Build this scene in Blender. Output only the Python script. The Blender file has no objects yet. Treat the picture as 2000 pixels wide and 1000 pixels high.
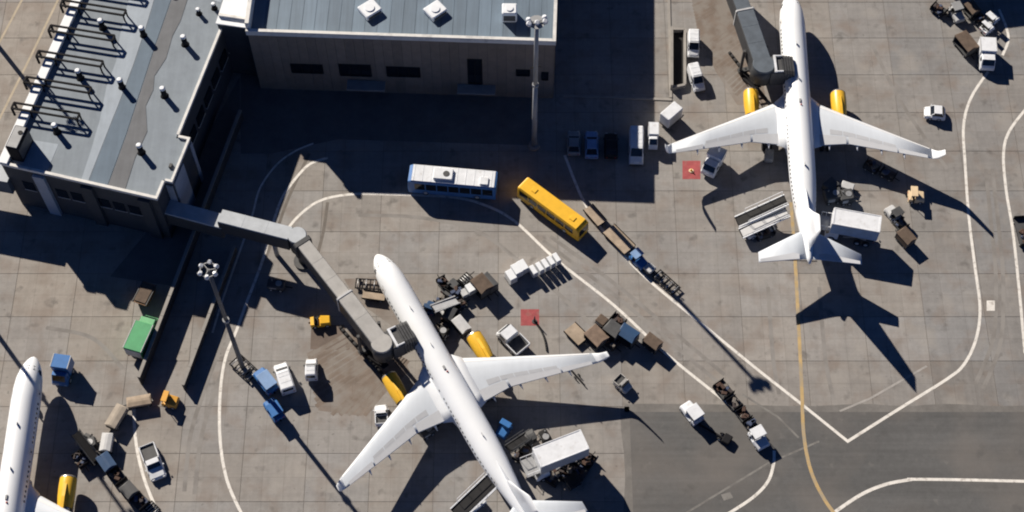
import bpy, math, random
from math import sin, cos, tan, radians, pi, atan2, hypot, sqrt
random.seed(7)
sc = bpy.context.scene
COL = sc.collection

# ------------------------------------------------------------------ camera
FPX, TILT, CAMH = 3200.0, radians(28.0), 182.4          # focal length in photo pixels, off-nadir angle, height (m)
cam = bpy.data.cameras.new('camera'); camo = bpy.data.objects.new('camera', cam); COL.objects.link(camo)
cam.sensor_width = 36.0; cam.lens = 36.0 * FPX / 2000.0
cam.clip_start = 1.0; cam.clip_end = 4000.0
camo.location = (0, -CAMH * tan(TILT), CAMH); camo.rotation_euler = (TILT, 0, 0)
sc.camera = camo
# ------------------------------------------------------------------ sky, sun, exposure
SUN_EL, SH_AZ = radians(32.3), radians(-51.5)            # sun elevation; direction in which shadows fall
w = bpy.data.worlds.new('World'); sc.world = w; w.use_nodes = True
nt = w.node_tree; nt.nodes.clear()
sky = nt.nodes.new('ShaderNodeTexSky'); sky.sky_type = 'NISHITA'; sky.sun_disc = False
sky.sun_elevation = SUN_EL; sky.sun_rotation = radians(90) - (SH_AZ + pi)
sky.altitude = 3000; sky.air_density = 0.4; sky.dust_density = 0.0; sky.ozone_density = 10.0
bg = nt.nodes.new('ShaderNodeBackground'); bg.inputs['Strength'].default_value = 0.06
wo = nt.nodes.new('ShaderNodeOutputWorld')
nt.links.new(sky.outputs[0], bg.inputs[0]); nt.links.new(bg.outputs[0], wo.inputs[0])
sl = bpy.data.lights.new('sun', 'SUN'); sl.energy = 5.0; sl.angle = radians(0.5); sl.color = (1.0, 0.905, 0.785)
so = bpy.data.objects.new('sun', sl); COL.objects.link(so); so.location = (-60, 60, 90)
_sx, _sy = cos(SH_AZ) / tan(SUN_EL), sin(SH_AZ) / tan(SUN_EL)
from mathutils import Vector, Matrix
so.rotation_euler = Vector((_sx, _sy, -1)).to_track_quat('-Z', 'Y').to_euler()
vs = sc.view_settings; vs.view_transform = 'Standard'; vs.look = 'None'; vs.gamma = 1.0; vs.use_curve_mapping = False
vs.exposure = 0.5
sc.cycles.pixel_filter_type = 'BLACKMAN_HARRIS'; sc.cycles.filter_width = 2.0; sc.cycles.diffuse_bounces = 2

# ------------------------------------------------------------------ survey: photo point at height z -> place on the apron
_ax = Vector((0, sin(TILT), -cos(TILT))); _up = Vector((0, cos(TILT), sin(TILT))); _c = Vector(camo.location)
def G(px, py, z=0.0):
    d = _ax + Vector((1, 0, 0)) * ((px - 1000) / FPX) + _up * ((500 - py) / FPX)
    return _c + d * ((z - _c.z) / d.z)
def G2(px, py, z=0.0):
    p = G(px, py, z); return (p.x, p.y)

# ------------------------------------------------------------------ materials
MATS = {}
def mat(name, rgb, rough=0.6, metal=0.0, var=0.12, scale=1.2, spec=0.4, objcol=False, streak=None, dirt=None, fine=0.0, bump=0.0, saw=None):
    if name in MATS: return MATS[name]
    m = bpy.data.materials.new(name); m.use_nodes = True
    n = m.node_tree.nodes; L = m.node_tree.links
    b = n['Principled BSDF']; b.inputs['Roughness'].default_value = rough; b.inputs['Metallic'].default_value = metal
    b.inputs['Specular IOR Level'].default_value = spec
    geo = n.new('ShaderNodeNewGeometry')
    if objcol:
        oi = n.new('ShaderNodeObjectInfo'); cur = oi.outputs['Color']
    else:
        c = n.new('ShaderNodeRGB'); c.outputs[0].default_value = (*rgb, 1); cur = c.outputs[0]
    def mult(cur, tex_scale, vec_scale, amt, detail=4.0, rot=0.0, rough_=0.6):
        mp = n.new('ShaderNodeMapping'); mp.inputs['Scale'].default_value = vec_scale; mp.inputs['Rotation'].default_value = (0, 0, rot)
        L.new(geo.outputs['Position'], mp.inputs['Vector'])
        nz = n.new('ShaderNodeTexNoise'); nz.inputs['Scale'].default_value = tex_scale; nz.inputs['Detail'].default_value = detail; nz.inputs['Roughness'].default_value = rough_
        L.new(mp.outputs[0], nz.inputs['Vector'])
        mr = n.new('ShaderNodeMapRange'); mr.inputs['From Min'].default_value = 0.3; mr.inputs['From Max'].default_value = 0.7
        mr.inputs['To Min'].default_value = 1 - amt; mr.inputs['To Max'].default_value = 1 + amt
        L.new(nz.outputs['Fac'], mr.inputs['Value'])
        vm = n.new('ShaderNodeVectorMath'); vm.operation = 'SCALE'
        L.new(cur, vm.inputs[0]); L.new(mr.outputs[0], vm.inputs['Scale'])
        return vm.outputs[0], nz
    nz = None
    if var: cur, nz = mult(cur, scale, (1, 1, 1), var)
    if fine: cur, _ = mult(cur, 1.3, (1, 1, 1), fine, 5.0, 0.0, 0.8)
    for s in (streak or []):                          # (vector scale, amount, rotation)
        cur, _ = mult(cur, 1.0, s[0], s[1], 3.0, s[2] if len(s) > 2 else 0.0)
    for dirt in ([] if not dirt else dirt if isinstance(dirt, list) else [dirt]):   # (colour, scale, low, high, amount): blotches with a shape of their own
        nd = n.new('ShaderNodeTexNoise'); nd.inputs['Scale'].default_value = dirt[1]; nd.inputs['Detail'].default_value = 5
        L.new(geo.outputs['Position'], nd.inputs['Vector'])
        mr = n.new('ShaderNodeMapRange'); mr.inputs['From Min'].default_value = dirt[2]; mr.inputs['From Max'].default_value = dirt[3]
        mr.inputs['To Max'].default_value = dirt[4]
        L.new(nd.outputs['Fac'], mr.inputs['Value'])
        mx = n.new('ShaderNodeMix'); mx.data_type = 'RGBA'
        L.new(mr.outputs[0], mx.inputs['Factor']); L.new(cur, mx.inputs['A']); mx.inputs['B'].default_value = (*dirt[0], 1)
        cur = mx.outputs['Result']
    if saw:                                           # hairline saw cuts inside the slabs: (origin x, y, width, height)
        mp = n.new('ShaderNodeMapping'); mp.inputs['Location'].default_value = (-saw[0], -saw[1], 0); L.new(geo.outputs['Position'], mp.inputs['Vector'])
        bt = n.new('ShaderNodeTexBrick'); bt.offset = 0.0; bt.squash = 1.0; bt.inputs['Scale'].default_value = 1.0
        bt.inputs['Brick Width'].default_value = saw[2]; bt.inputs['Row Height'].default_value = saw[3]; bt.inputs['Mortar Size'].default_value = 0.035; bt.inputs['Mortar Smooth'].default_value = 0.6
        bt.inputs['Color1'].default_value = (1.03, 1.03, 1.03, 1); bt.inputs['Color2'].default_value = (0.95, 0.945, 0.94, 1); bt.inputs['Mortar'].default_value = (0.8, 0.79, 0.78, 1)
        L.new(mp.outputs[0], bt.inputs['Vector'])
        vm = n.new('ShaderNodeVectorMath'); vm.operation = 'MULTIPLY'; L.new(cur, vm.inputs[0]); L.new(bt.outputs['Color'], vm.inputs[1]); cur = vm.outputs[0]
    L.new(cur, b.inputs['Base Color'])
    if bump and nz:
        bp = n.new('ShaderNodeBump'); bp.inputs['Strength'].default_value = bump; bp.inputs['Distance'].default_value = 0.05
        L.new(nz.outputs['Fac'], bp.inputs['Height']); L.new(bp.outputs[0], b.inputs['Normal'])
    MATS[name] = m
    return m
CONC_STREAK = [((0.9, 0.05, 1), 0.05), ((0.04, 0.75, 1), 0.06), ((2.2, 0.12, 1), 0.035), ((0.1, 2.4, 1), 0.035)]
M_slab = mat('apron_concrete', (0.27, 0.25, 0.225), 0.9, var=0.08, scale=0.12, objcol=True, fine=0.1, saw=(28.4-14*7.53, -38.5, 2.51, 3.0), streak=CONC_STREAK, dirt=[((0.2, 0.158, 0.13), 0.3, 0.5, 0.7, 0.55), ((0.33, 0.31, 0.285), 0.22, 0.54, 0.7, 0.5), ((0.09, 0.085, 0.08), 0.55, 0.6, 0.74, 0.55), ((0.07, 0.065, 0.06), 1.9, 0.66, 0.76, 0.5)])
M_ground = mat('outer_concrete', (0.232, 0.224, 0.214), 0.9, var=0.08, scale=0.08, fine=0.05, streak=CONC_STREAK, dirt=((0.2, 0.15, 0.115), 0.32, 0.55, 0.75, 0.35))
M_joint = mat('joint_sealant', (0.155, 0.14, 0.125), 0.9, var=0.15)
M_asph = mat('worn_asphalt', (0.105, 0.106, 0.107), 0.9, var=0.08, scale=0.1, fine=0.12, streak=[((0.03, 0.9, 1), 0.1), ((0.06, 0.25, 1), 0.1), ((0.02, 2.5, 1), 0.05)], dirt=[((0.165, 0.15, 0.138), 0.09, 0.45, 0.68, 0.6), ((0.06, 0.06, 0.06), 0.4, 0.6, 0.75, 0.5), ((0.2, 0.19, 0.18), 0.6, 0.64, 0.76, 0.4)])
M_wpaint = mat('white_line_paint', (0.72, 0.70, 0.66), 0.7, var=0.13, scale=1.5, dirt=((0.36, 0.33, 0.3), 1.6, 0.55, 0.68, 0.7))
M_fpaint = mat('faded_line_paint', (0.2, 0.195, 0.185), 0.8, var=0.12, scale=0.8, dirt=((0.135, 0.13, 0.125), 0.9, 0.45, 0.6, 0.8))
M_fpaint2 = mat('faded_line_on_concrete', (0.36, 0.345, 0.33), 0.8, var=0.12, scale=0.8, dirt=((0.29, 0.28, 0.265), 0.9, 0.45, 0.6, 0.8))
M_tanpaint = mat('faded_tan_paint', (0.42, 0.36, 0.27), 0.8, var=0.15, scale=0.8)
M_ypaint = mat('orange_line_paint', (0.47, 0.335, 0.155), 0.7, var=0.15, scale=0.6, dirt=((0.33, 0.285, 0.215), 0.7, 0.42, 0.6, 0.85))
M_rpaint = mat('red_box_paint', (0.33, 0.07, 0.075), 0.8, var=0.18, scale=1.5, dirt=((0.25, 0.15, 0.13), 1.3, 0.55, 0.7, 0.5))
M_hatch = mat('worn_brown_hatch', (0.172, 0.138, 0.114), 0.85, var=0.15, scale=0.6, dirt=((0.222, 0.2, 0.178), 0.5, 0.42, 0.58, 0.92))
M_patch = mat('brown_pavement_patch', (0.145, 0.115, 0.098), 0.9, var=0.15, scale=0.5, fine=0.1)
M_white = mat('white_paint', (0.78, 0.815, 0.85), 0.35, var=0.04, scale=0.8)
M_vwhite = mat('vehicle_white', (0.73, 0.76, 0.8), 0.35, var=0.08, scale=1.4, dirt=((0.45, 0.43, 0.4), 1.6, 0.58, 0.75, 0.5))
M_grey = mat('mid_grey_paint', (0.28, 0.29, 0.3), 0.5, var=0.12)
M_lgrey = mat('light_grey_paint', (0.5, 0.51, 0.52), 0.5, var=0.1)
M_dgrey = mat('dark_grey_paint', (0.07, 0.072, 0.075), 0.55, var=0.2)
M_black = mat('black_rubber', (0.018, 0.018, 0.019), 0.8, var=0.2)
M_steel = mat('galvanised_steel', (0.42, 0.43, 0.44), 0.45, 0.6, var=0.12)
M_dsteel = mat('dark_steel', (0.016, 0.016, 0.018), 0.85, 0.0, var=0.2, spec=0.15)
M_glass = mat('dark_glass', (0.012, 0.016, 0.022), 0.08, var=0.0, spec=0.6)
M_yellow = mat('yellow_paint', (0.82, 0.47, 0.035), 0.4, var=0.06)
M_engine = mat('engine_yellow', (0.78, 0.46, 0.04), 0.35, var=0.06)
M_orange = mat('orange_paint', (0.7, 0.36, 0.06), 0.45, var=0.1)
M_cream = mat('cream_paint', (0.7, 0.55, 0.36), 0.5, var=0.1)
M_blue = mat('blue_paint', (0.04, 0.16, 0.42), 0.4, var=0.1)
M_busblue = mat('bus_blue', (0.06, 0.17, 0.42), 0.35, var=0.08)
M_navy = mat('navy_paint', (0.03, 0.07, 0.15), 0.4, var=0.1)
M_green = mat('green_paint', (0.07, 0.33, 0.14), 0.45, var=0.1)
M_lgreen = mat('pale_green_paint', (0.16, 0.45, 0.22), 0.45, var=0.1)
M_brown = mat('brown_tarpaulin', (0.11, 0.08, 0.06), 0.85, var=0.25, scale=1.5)
M_tan = mat('tan_plywood', (0.36, 0.29, 0.22), 0.8, var=0.2, scale=1.2)
M_red = mat('red_plastic', (0.4, 0.03, 0.03), 0.4, var=0.05)
M_lamp = mat('clear_lamp', (0.8, 0.8, 0.78), 0.2, var=0.0)
M_wing = mat('wing_grey', (0.61, 0.66, 0.72), 0.35, var=0.03, scale=0.5, streak=[((1.5, 0.2, 1), 0.03, 0.4)])
M_fuse = mat('aircraft_white', (0.8, 0.835, 0.87), 0.28, var=0.02, scale=0.4, fine=0.012)
M_metal = mat('bare_metal', (0.5, 0.5, 0.5), 0.3, 0.8, var=0.06)
M_bridge = mat('bridge_roof_grey', (0.44, 0.475, 0.51), 0.7, var=0.1, scale=0.7, fine=0.06)
M_bridge_b = mat('bridge_roof_tan_grey', (0.4, 0.395, 0.38), 0.75, var=0.12, scale=0.7, fine=0.06)
M_bridge_d = mat('bridge_roof_slate', (0.105, 0.128, 0.155), 0.75, var=0.15, scale=1.0, fine=0.1)
M_proof = mat('pier_roof_membrane', (0.225, 0.262, 0.3), 0.85, var=0.07, scale=0.5, fine=0.05, streak=[((1.6, 0.12, 1), 0.06, radians(-14.3))])
M_proofl = mat('pier_roof_pale', (0.33, 0.38, 0.435), 0.85, var=0.06, scale=0.5, fine=0.04, streak=[((1.6, 0.12, 1), 0.06, radians(-14.3))])
M_proofb = mat('pier_roof_blue', (0.135, 0.18, 0.23), 0.85, var=0.06, scale=0.5, fine=0.04, streak=[((1.6, 0.1, 1), 0.07, radians(-14.3))])
M_proofd = mat('pier_roof_brown', (0.15, 0.158, 0.17), 0.85, var=0.1, scale=0.5, fine=0.04, streak=[((1.6, 0.1, 1), 0.08, radians(-14.3))])
M_troof = mat('terminal_roof_sheet', (0.25, 0.29, 0.33), 0.6, var=0.05, scale=0.5, objcol=True, streak=[((2.4, 0.1, 1), 0.1), ((0.6, 0.05, 1), 0.08)])
M_coping = mat('white_coping', (0.68, 0.68, 0.66), 0.6, var=0.08, dirt=((0.4, 0.4, 0.4), 0.8, 0.55, 0.7, 0.6))
M_clad = mat('brown_cladding', (0.36, 0.32, 0.28), 0.8, var=0.1, scale=0.9, objcol=True, fine=0.05)
M_pwall = mat('pier_wall_grey', (0.055, 0.06, 0.068), 0.8, var=0.12, scale=0.6)
M_plight = mat('pier_pale_panel', (0.36, 0.4, 0.46), 0.7, var=0.08)
M_wallc = mat('blast_wall_concrete', (0.3, 0.285, 0.265), 0.9, var=0.12, scale=0.7)
M_bag = [mat('bag_a', (0.05, 0.04, 0.04), 0.8), mat('bag_b', (0.07, 0.04, 0.03), 0.8), mat('bag_c', (0.06, 0.08, 0.14), 0.8), mat('bag_d', (0.16, 0.145, 0.13), 0.8)]

# ------------------------------------------------------------------ mesh helpers
class MB:
    def __init__(s): s.v = []; s.f = []; s.s = []
    def add(s, vs, fs, smooth=False):
        o = len(s.v); s.v += [tuple(p) for p in vs]; s.f += [tuple(i + o for i in f) for f in fs]; s.s += [smooth] * len(fs); return s
    def box(s, x0, x1, y0, y1, z0, z1):
        return s.add([(x0,y0,z0),(x1,y0,z0),(x1,y1,z0),(x0,y1,z0),(x0,y0,z1),(x1,y0,z1),(x1,y1,z1),(x0,y1,z1)],
                     [(3,2,1,0),(4,5,6,7),(0,1,5,4),(1,2,6,5),(2,3,7,6),(3,0,4,7)])
    def cbox(s, x0, x1, y0, y1, z0, z1, b=0.06):          # box with chamfered corners and top
        def ring(i, z):
            c = b
            return [(x0+i+c,y0+i,z),(x1-i-c,y0+i,z),(x1-i,y0+i+c,z),(x1-i,y1-i-c,z),(x1-i-c,y1-i,z),(x0+i+c,y1-i,z),(x0+i,y1-i-c,z),(x0+i,y0+i+c,z)]
        return s.loft([ring(b*.5, z0), ring(0, z0+b), ring(0, z1-b), ring(b, z1)])
    def loft(s, rings, cap=True, smooth=False, closed=True):
        n = len(rings[0]); vs = [p for r in rings for p in r]; fs = []
        for i in range(len(rings) - 1):
            for j in range(n if closed else n - 1):
                k = (j + 1) % n
                fs.append((i*n+j, i*n+k, (i+1)*n+k, (i+1)*n+j))
        s.add(vs, fs, smooth)
        if cap:
            o = len(s.v) - len(vs)
            s.f.append(tuple(o + j for j in reversed(range(n)))); s.s.append(False)
            s.f.append(tuple(o + (len(rings)-1)*n + j for j in range(n))); s.s.append(False)
        return s
    def cyl(s, p0, p1, r0, r1=None, n=10, cap=True, smooth=True):
        r1 = r0 if r1 is None else r1
        a, b = Vector(p0), Vector(p1); d = (b - a).normalized()
        u = d.orthogonal().normalized(); v = d.cross(u)
        rg = [[c + (u*cos(2*pi*j/n) + v*sin(2*pi*j/n))*r for j in range(n)] for c, r in ((a, r0), (b, r1))]
        return s.loft(rg, cap, smooth)
    def beam(s, p0, p1, wd, ht):                          # rectangular bar
        a, b = Vector(p0), Vector(p1); d = (b - a).normalized()
        u = d.cross(Vector((0,0,1)));  u = Vector((1,0,0)) if u.length < 1e-4 else u.normalized()
        v = u.cross(d)
        rg = [[c - u*wd/2 - v*ht/2, c + u*wd/2 - v*ht/2, c + u*wd/2 + v*ht/2, c - u*wd/2 + v*ht/2] for c in (a, b)]
        return s.loft(rg)
    def prism(s, poly, z0, z1):
        A = sum(poly[i][0]*poly[(i+1)%len(poly)][1]-poly[(i+1)%len(poly)][0]*poly[i][1] for i in range(len(poly)))
        if A < 0: poly = poly[::-1]
        return s.loft([[(x, y, z0) for x, y in poly], [(x, y, z1) for x, y in poly]])
    def mesh(s, name, m):
        me = bpy.data.meshes.new(name); me.from_pydata(s.v, [], s.f); me.materials.append(m)
        me.polygons.foreach_set('use_smooth', s.s); me.update(); return me
    def build(s, name, m, parent=None, loc=None):
        o = bpy.data.objects.new(name, s.mesh(name, m)); COL.objects.link(o)
        if parent: o.parent = parent
        if loc: o.location = loc
        return o
def tag(o, label, cat, group=None):
    o['label'] = label; o['category'] = cat
    if group: o['group'] = group
    return o
def thing(name, label, cat, loc=(0,0,0), rz=0.0, group=None):
    o = bpy.data.objects.new(name, None); COL.objects.link(o); o.empty_display_size = 0.3
    o.location = loc; o.rotation_euler = (0, 0, rz); return tag(o, label, cat, group)
def struct(o): o['kind'] = 'structure'; return o
def inst(me, name, parent, loc=(0,0,0), rot=(0,0,0), color=None, scale=None):
    o = bpy.data.objects.new(name, me); COL.objects.link(o); o.parent = parent; o.location = loc; o.rotation_euler = rot
    if color: o.color = (*color, 1)
    if scale: o.scale = scale
    return o
def copy_tree(src, parent=None):
    c = src.copy(); COL.objects.link(c); c.parent = parent
    for ch in list(src.children): copy_tree(ch, c)
    return c
def spot(a, b, z=0.0):
    """two photo points (rear, front) at height z -> centre, heading, length"""
    p, q = G(*a, z), G(*b, z); d = q - p
    return ((p.x+q.x)/2, (p.y+q.y)/2, 0), atan2(d.y, d.x), hypot(d.x, d.y)

# ================================================================== SETTING: apron, slabs, taxiway, paint
apron = struct(MB().box(-900, 900, -900, 900, -0.6, -0.045).build('apron', M_ground))
bed = MB().box(-77.2, 76.4, -38.7, 45.7, -0.04, -0.03).build('joint_bed', M_joint, apron)
PX, PY, X0, Y0 = 7.53, 6.0, 28.4 - 14*7.53, -38.5
slab_me = MB().cbox(0.022, PX-0.022, 0.022, PY-0.022, -0.03, 0.0, 0.008).mesh('slab', M_slab)
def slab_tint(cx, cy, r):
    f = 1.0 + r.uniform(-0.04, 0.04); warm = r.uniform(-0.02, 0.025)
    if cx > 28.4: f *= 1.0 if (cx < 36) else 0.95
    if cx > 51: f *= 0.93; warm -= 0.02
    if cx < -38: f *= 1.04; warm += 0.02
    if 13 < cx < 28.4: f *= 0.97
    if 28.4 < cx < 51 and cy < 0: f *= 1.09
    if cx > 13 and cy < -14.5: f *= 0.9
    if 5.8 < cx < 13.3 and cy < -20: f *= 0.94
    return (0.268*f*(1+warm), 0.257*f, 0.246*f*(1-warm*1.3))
rs = random.Random(3)
for i in range(20):
    for j in range(14):
        x, y = X0 + i*PX, Y0 + j*PY
        if x > 13 and y + PY < -20.4: continue
        if -30 < x < -3 and y > 29: continue                       # covered by the terminal
        inst(slab_me, 'slab', apron, (x, y, 0), color=slab_tint(x+PX/2, y+PY/2, rs))
taxi = struct(MB().box(X0+14*PX-2*PX+0.03, 500, -500, -20.52, -0.028, 0.0).build('taxiway', M_asph))

_re = random.Random(5); _x = [13.5 + 1.1*k for k in range(58)]
_e = [(x, -20.46 + 0.05*_re.random() + 0.28*(1 + sin(x*0.37 + 2*sin(x*0.13)))*0.5) for x in _x]
MB().add([(x, -21.2, 0.0015) for x, y in _e] + [(x, y, 0.0015) for x, y in _e], [(k, k+1, k+59, k+58) for k in range(57)]).build('worn_edge', mat('worn_edge_mix', (0.165, 0.158, 0.15), 0.9, var=0.14, scale=0.5, fine=0.12), taxi)
_y = [-38.5 + 1.0*k for k in range(19)]; _e = [(13.33 - 0.05*_re.random() - 0.15*(1 + sin(y*0.5)), y) for y in _y]
MB().add([(x, y, 0.0015) for x, y in _e] + [(14.1, y, 0.0015) for x, y in _e], [(k, k+19, k+20, k+1) for k in range(18)]).build('worn_edge', MATS['worn_edge_mix'], taxi)
def smooth_path(pts, n=6):
    out = []
    P = [pts[0]] + pts + [pts[-1]]
    for i in range(1, len(P)-2):
        p0, p1, p2, p3 = P[i-1], P[i], P[i+1], P[i+2]
        for k in range(n):
            t = k/n
            out.append(tuple(0.5*((2*p1[c]) + (-p0[c]+p2[c])*t + (2*p0[c]-5*p1[c]+4*p2[c]-p3[c])*t*t + (-p0[c]+3*p1[c]-3*p2[c]+p3[c])*t**3) for c in (0,1)))
    out.append(pts[-1]); return out
def strip(name, px, width, m, z=0.006, curve=True, parent=apron, label=None):
    pts = [G2(*p) for p in px]
    if curve: pts = smooth_path(pts)
    L, R = [], []
    for i, p in enumerate(pts):
        a = pts[max(i-1, 0)]; b = pts[min(i+1, len(pts)-1)]
        d = Vector((b[0]-a[0], b[1]-a[1])).normalized(); nrm = Vector((-d.y, d.x))*width/2
        L.append((p[0]+nrm.x, p[1]+nrm.y, z)); R.append((p[0]-nrm.x, p[1]-nrm.y, z))
    n = len(pts)
    o = MB().add(L+R, [(i+n, i+1+n, i+1, i) for i in range(n-1)]).build(name, m, parent)
    if label: o['label'] = label
    return o
strip('painted_line', [(1930,140),(1897,190),(1882,245),(1885,320),(1892,420),(1904,520),(1914,600),(1907,660),(1884,710),(1850,740),(1760,796),(1654,863)], 0.36, M_wpaint)
strip('painted_line', [(1657,863),(1560,785),(1480,722),(1380,640),(1260,541),(1190,466),(1140,393),(1103,303)], 0.36, M_wpaint, 0.007)
strip('painted_line', [(2010,205),(1972,255),(1960,300),(1965,370),(1978,450),(1990,560),(2002,690)], 0.36, M_wpaint)
strip('painted_line', [(540,482),(556,455),(585,420),(625,392),(680,380),(750,379),(880,385),(945,400),(1005,432),(1085,506),(1200,597),(1300,690),(1420,787),(1470,830)], 0.36, M_wpaint)
strip('painted_line', [(1512,880),(1511,905),(1500,940),(1470,972),(1415,1008)], 0.36, M_wpaint)
strip('painted_line', [(612,280),(575,296),(540,322),(508,367),(494,416),(480,458),(435,585),(415,650)], 0.26, M_wpaint)
strip('painted_line', [(640,308),(606,320),(582,343),(554,381),(536,427),(512,511),(480,595),(462,645),(440,700),(430,770),(430,860),(444,940),(475,1010)], 0.36, M_wpaint, 0.008)
strip('painted_line', [(262,795),(263,840),(270,890),(285,945),(312,1010)], 0.36, M_wpaint)
strip('painted_line', [(1622,1006),(1680,967),(1730,946),(1782,936)], 0.4, M_wpaint)
strip('painted_line', [(1772,936),(1870,937),(2040,941)], 0.36, M_wpaint, 0.007)
strip('painted_line', [(1951,18),(1966,55),(1969,80),(1958,108)], 0.36, M_wpaint)
strip('lead_in_line', [(1545,395),(1553,510),(1560,640),(1566,760),(1570,850),(1584,920),(1610,975),(1640,1016)], 0.42, M_ypaint, 0.010, label='faded orange lead-in line')
strip('faded_line', [(1640,803),(1700,778),(1810,715)], 0.25, M_fpaint2, 0.005, False)
strip('faded_line', [(1340,1002),(1500,905),(1600,862)], 0.25, M_fpaint, 0.005, False)
strip('faded_line', [(1450,770),(1520,815),(1560,855)], 0.25, M_fpaint, 0.005, False)
strip('faded_line', [(118,-10),(60,110),(-5,240)], 0.3, M_tanpaint, 0.005, False)
strip('faded_line', [(48,-10),(-5,90)], 0.3, M_tanpaint, 0.005, False)
strip('dark_strip', [(604,300),(585,340),(562,390),(540,450),(520,500)], 0.4, M_joint, 0.004, label='narrow dark strip on the apron')  # narrow dark strip laid over the slabs
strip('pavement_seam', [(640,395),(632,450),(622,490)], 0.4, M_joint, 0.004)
def quad(name, px, m, z=0.006, parent=apron):
    return MB().add([(*G2(*p), z) for p in px], [tuple(range(len(px)))[::-1]]).build(name, m, parent)
quad('painted_square', [(1927,587),(1943,587),(1943,607),(1927,607)], M_wpaint)
quad('faded_mark', [(1408,966),(1426,961),(1432,972),(1414,978)], M_fpaint, 0.005)
quad('pavement_patch', [(608,637),(672,634),(684,684),(606,682)], M_patch, 0.003)
for k, (a, b) in enumerate((((1333,314),(1368,350)), ((1017,604),(1053,636)))):
    quad('red_box', [(a[0],a[1]),(b[0],a[1]),(b[0],b[1]),(a[0],b[1])], M_rpaint, 0.006)['label'] = 'red painted hydrant box'
M_tyre = mat('tyre_rubber_marks', (0.2, 0.189, 0.178), 0.9, var=0.1, scale=0.5, fine=0.1, dirt=((0.258, 0.247, 0.235), 0.35, 0.4, 0.56, 0.95))
for tr in ([(1060,470),(1180,560),(1300,660),(1400,745)], [(1075,462),(1195,550),(1315,648),(1415,732)], [(1925,330),(1935,430),(1945,540),(1940,660),(1905,750)], [(1938,330),(1949,430),(1959,540),(1955,665),(1920,760)],
           [(700,420),(820,425),(930,450),(1020,515),(1120,600),(1210,690)], [(360,960),(372,850),(400,760),(440,650),(470,560)], [(380,965),(392,860),(418,770),(458,660)], [(1600,560),(1612,700),(1628,780)], [(1500,560),(1510,700),(1522,770)], [(90,640),(180,660),(240,720)], [(1700,80),(1760,200),(1850,330)]):
    strip('tyre_marks', tr, 0.5, M_tyre, 0.0025)
M_warm = mat('warm_stained_pavement', (0.205, 0.172, 0.148), 0.9, var=0.12, scale=0.3, fine=0.12, dirt=((0.25, 0.235, 0.22), 0.25, 0.45, 0.62, 0.8), saw=(28.4-14*7.53, -38.5, 2.51, 3.0))
quad('stained_patch', [(1346,-30),(1428,-30),(1442,60),(1488,150),(1498,205),(1440,205),(1398,140),(1362,60)], M_warm, 0.002)
quad('stained_patch', [(600,690),(690,640),(790,700),(800,725),(705,812),(622,802)], M_warm, 0.002)
quad('stained_patch', [(672,545),(748,540),(800,600),(770,640),(700,590)], M_warm, 0.0021)
# worn diagonal hatching of the two stands
def hatch(pts0, pts1, n, wd, m):
    b = MB()
    for k in range(n):
        t = (k+0.5)/n
        def at(ps):
            q = t*(len(ps)-1); i = min(int(q), len(ps)-2); f = q-i
            return Vector(G2(ps[i][0]+(ps[i+1][0]-ps[i][0])*f, ps[i][1]+(ps[i+1][1]-ps[i][1])*f))
        a, c = at(pts0), at(pts1); d = (c-a).normalized(); nr = Vector((-d.y, d.x))*wd/2
        b.add([(*(a+nr),0.005),(*(a-nr),0.005),(*(c-nr),0.005),(*(c+nr),0.005)], [(0,1,2,3)])
    o = b.build('hatching', m, apron); o['kind'] = 'stuff'; return o
hatch([(600,690),(618,800)], [(690,640),(770,700)], 9, 0.55, M_hatch)
hatch([(640,810),(720,812)], [(775,690),(800,705)], 5, 0.5, M_hatch)
hatch([(1352,10),(1372,90),(1440,190)], [(1430,-30),(1436,50),(1480,150)], 26, 0.45, M_hatch)
hatch([(680,560),(690,575),(740,610)], [(745,545),(760,560),(790,600)], 4, 0.45, M_hatch)
struct(MB().add([(*G2(*p),0.004) for p in ((470,120),(1045,120),(1045,284),(660,272),(530,300),(470,300))], [(5,4,3,2,1,0)]).build('deep_shade_sheet', mat('deep_shade_tone',(0.15,0.15,0.152),0.9,var=.12,scale=.4,fine=.1)))  # dark sheet deepening the shade in front of the terminal
struct(MB().add([(*G2(*p),0.004) for p in ((468,150),(470,242),(345,560),(215,540),(330,400))], [(4,3,2,1,0)]).build('deep_shade_sheet', MATS['deep_shade_tone']))  # same dark sheet, deepening the shade between pier and wall
# kerb round the yard right of the terminal
def kerb(name, px, wd, h, m=M_wallc):
    pts = [Vector(G2(*p)) for p in px]; b = MB()
    for a, c in zip(pts, pts[1:]):
        b.beam((*a, h/2), (*c, h/2), wd, h)
    return struct(b.build(name, m))
kerb('kerb', [(1306,-30),(1310,191)], 0.35, 0.13)
kerb('kerb', [(1312,195),(1215,191),(1100,188)], 0.35, 0.12)

# ================================================================== PIER BUILDING (left)
pier = thing('pier_building', 'long grey flat-roofed pier building with rows of roof vents', 'building', (-43.149, 2.57, 0), radians(75.7))
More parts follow.
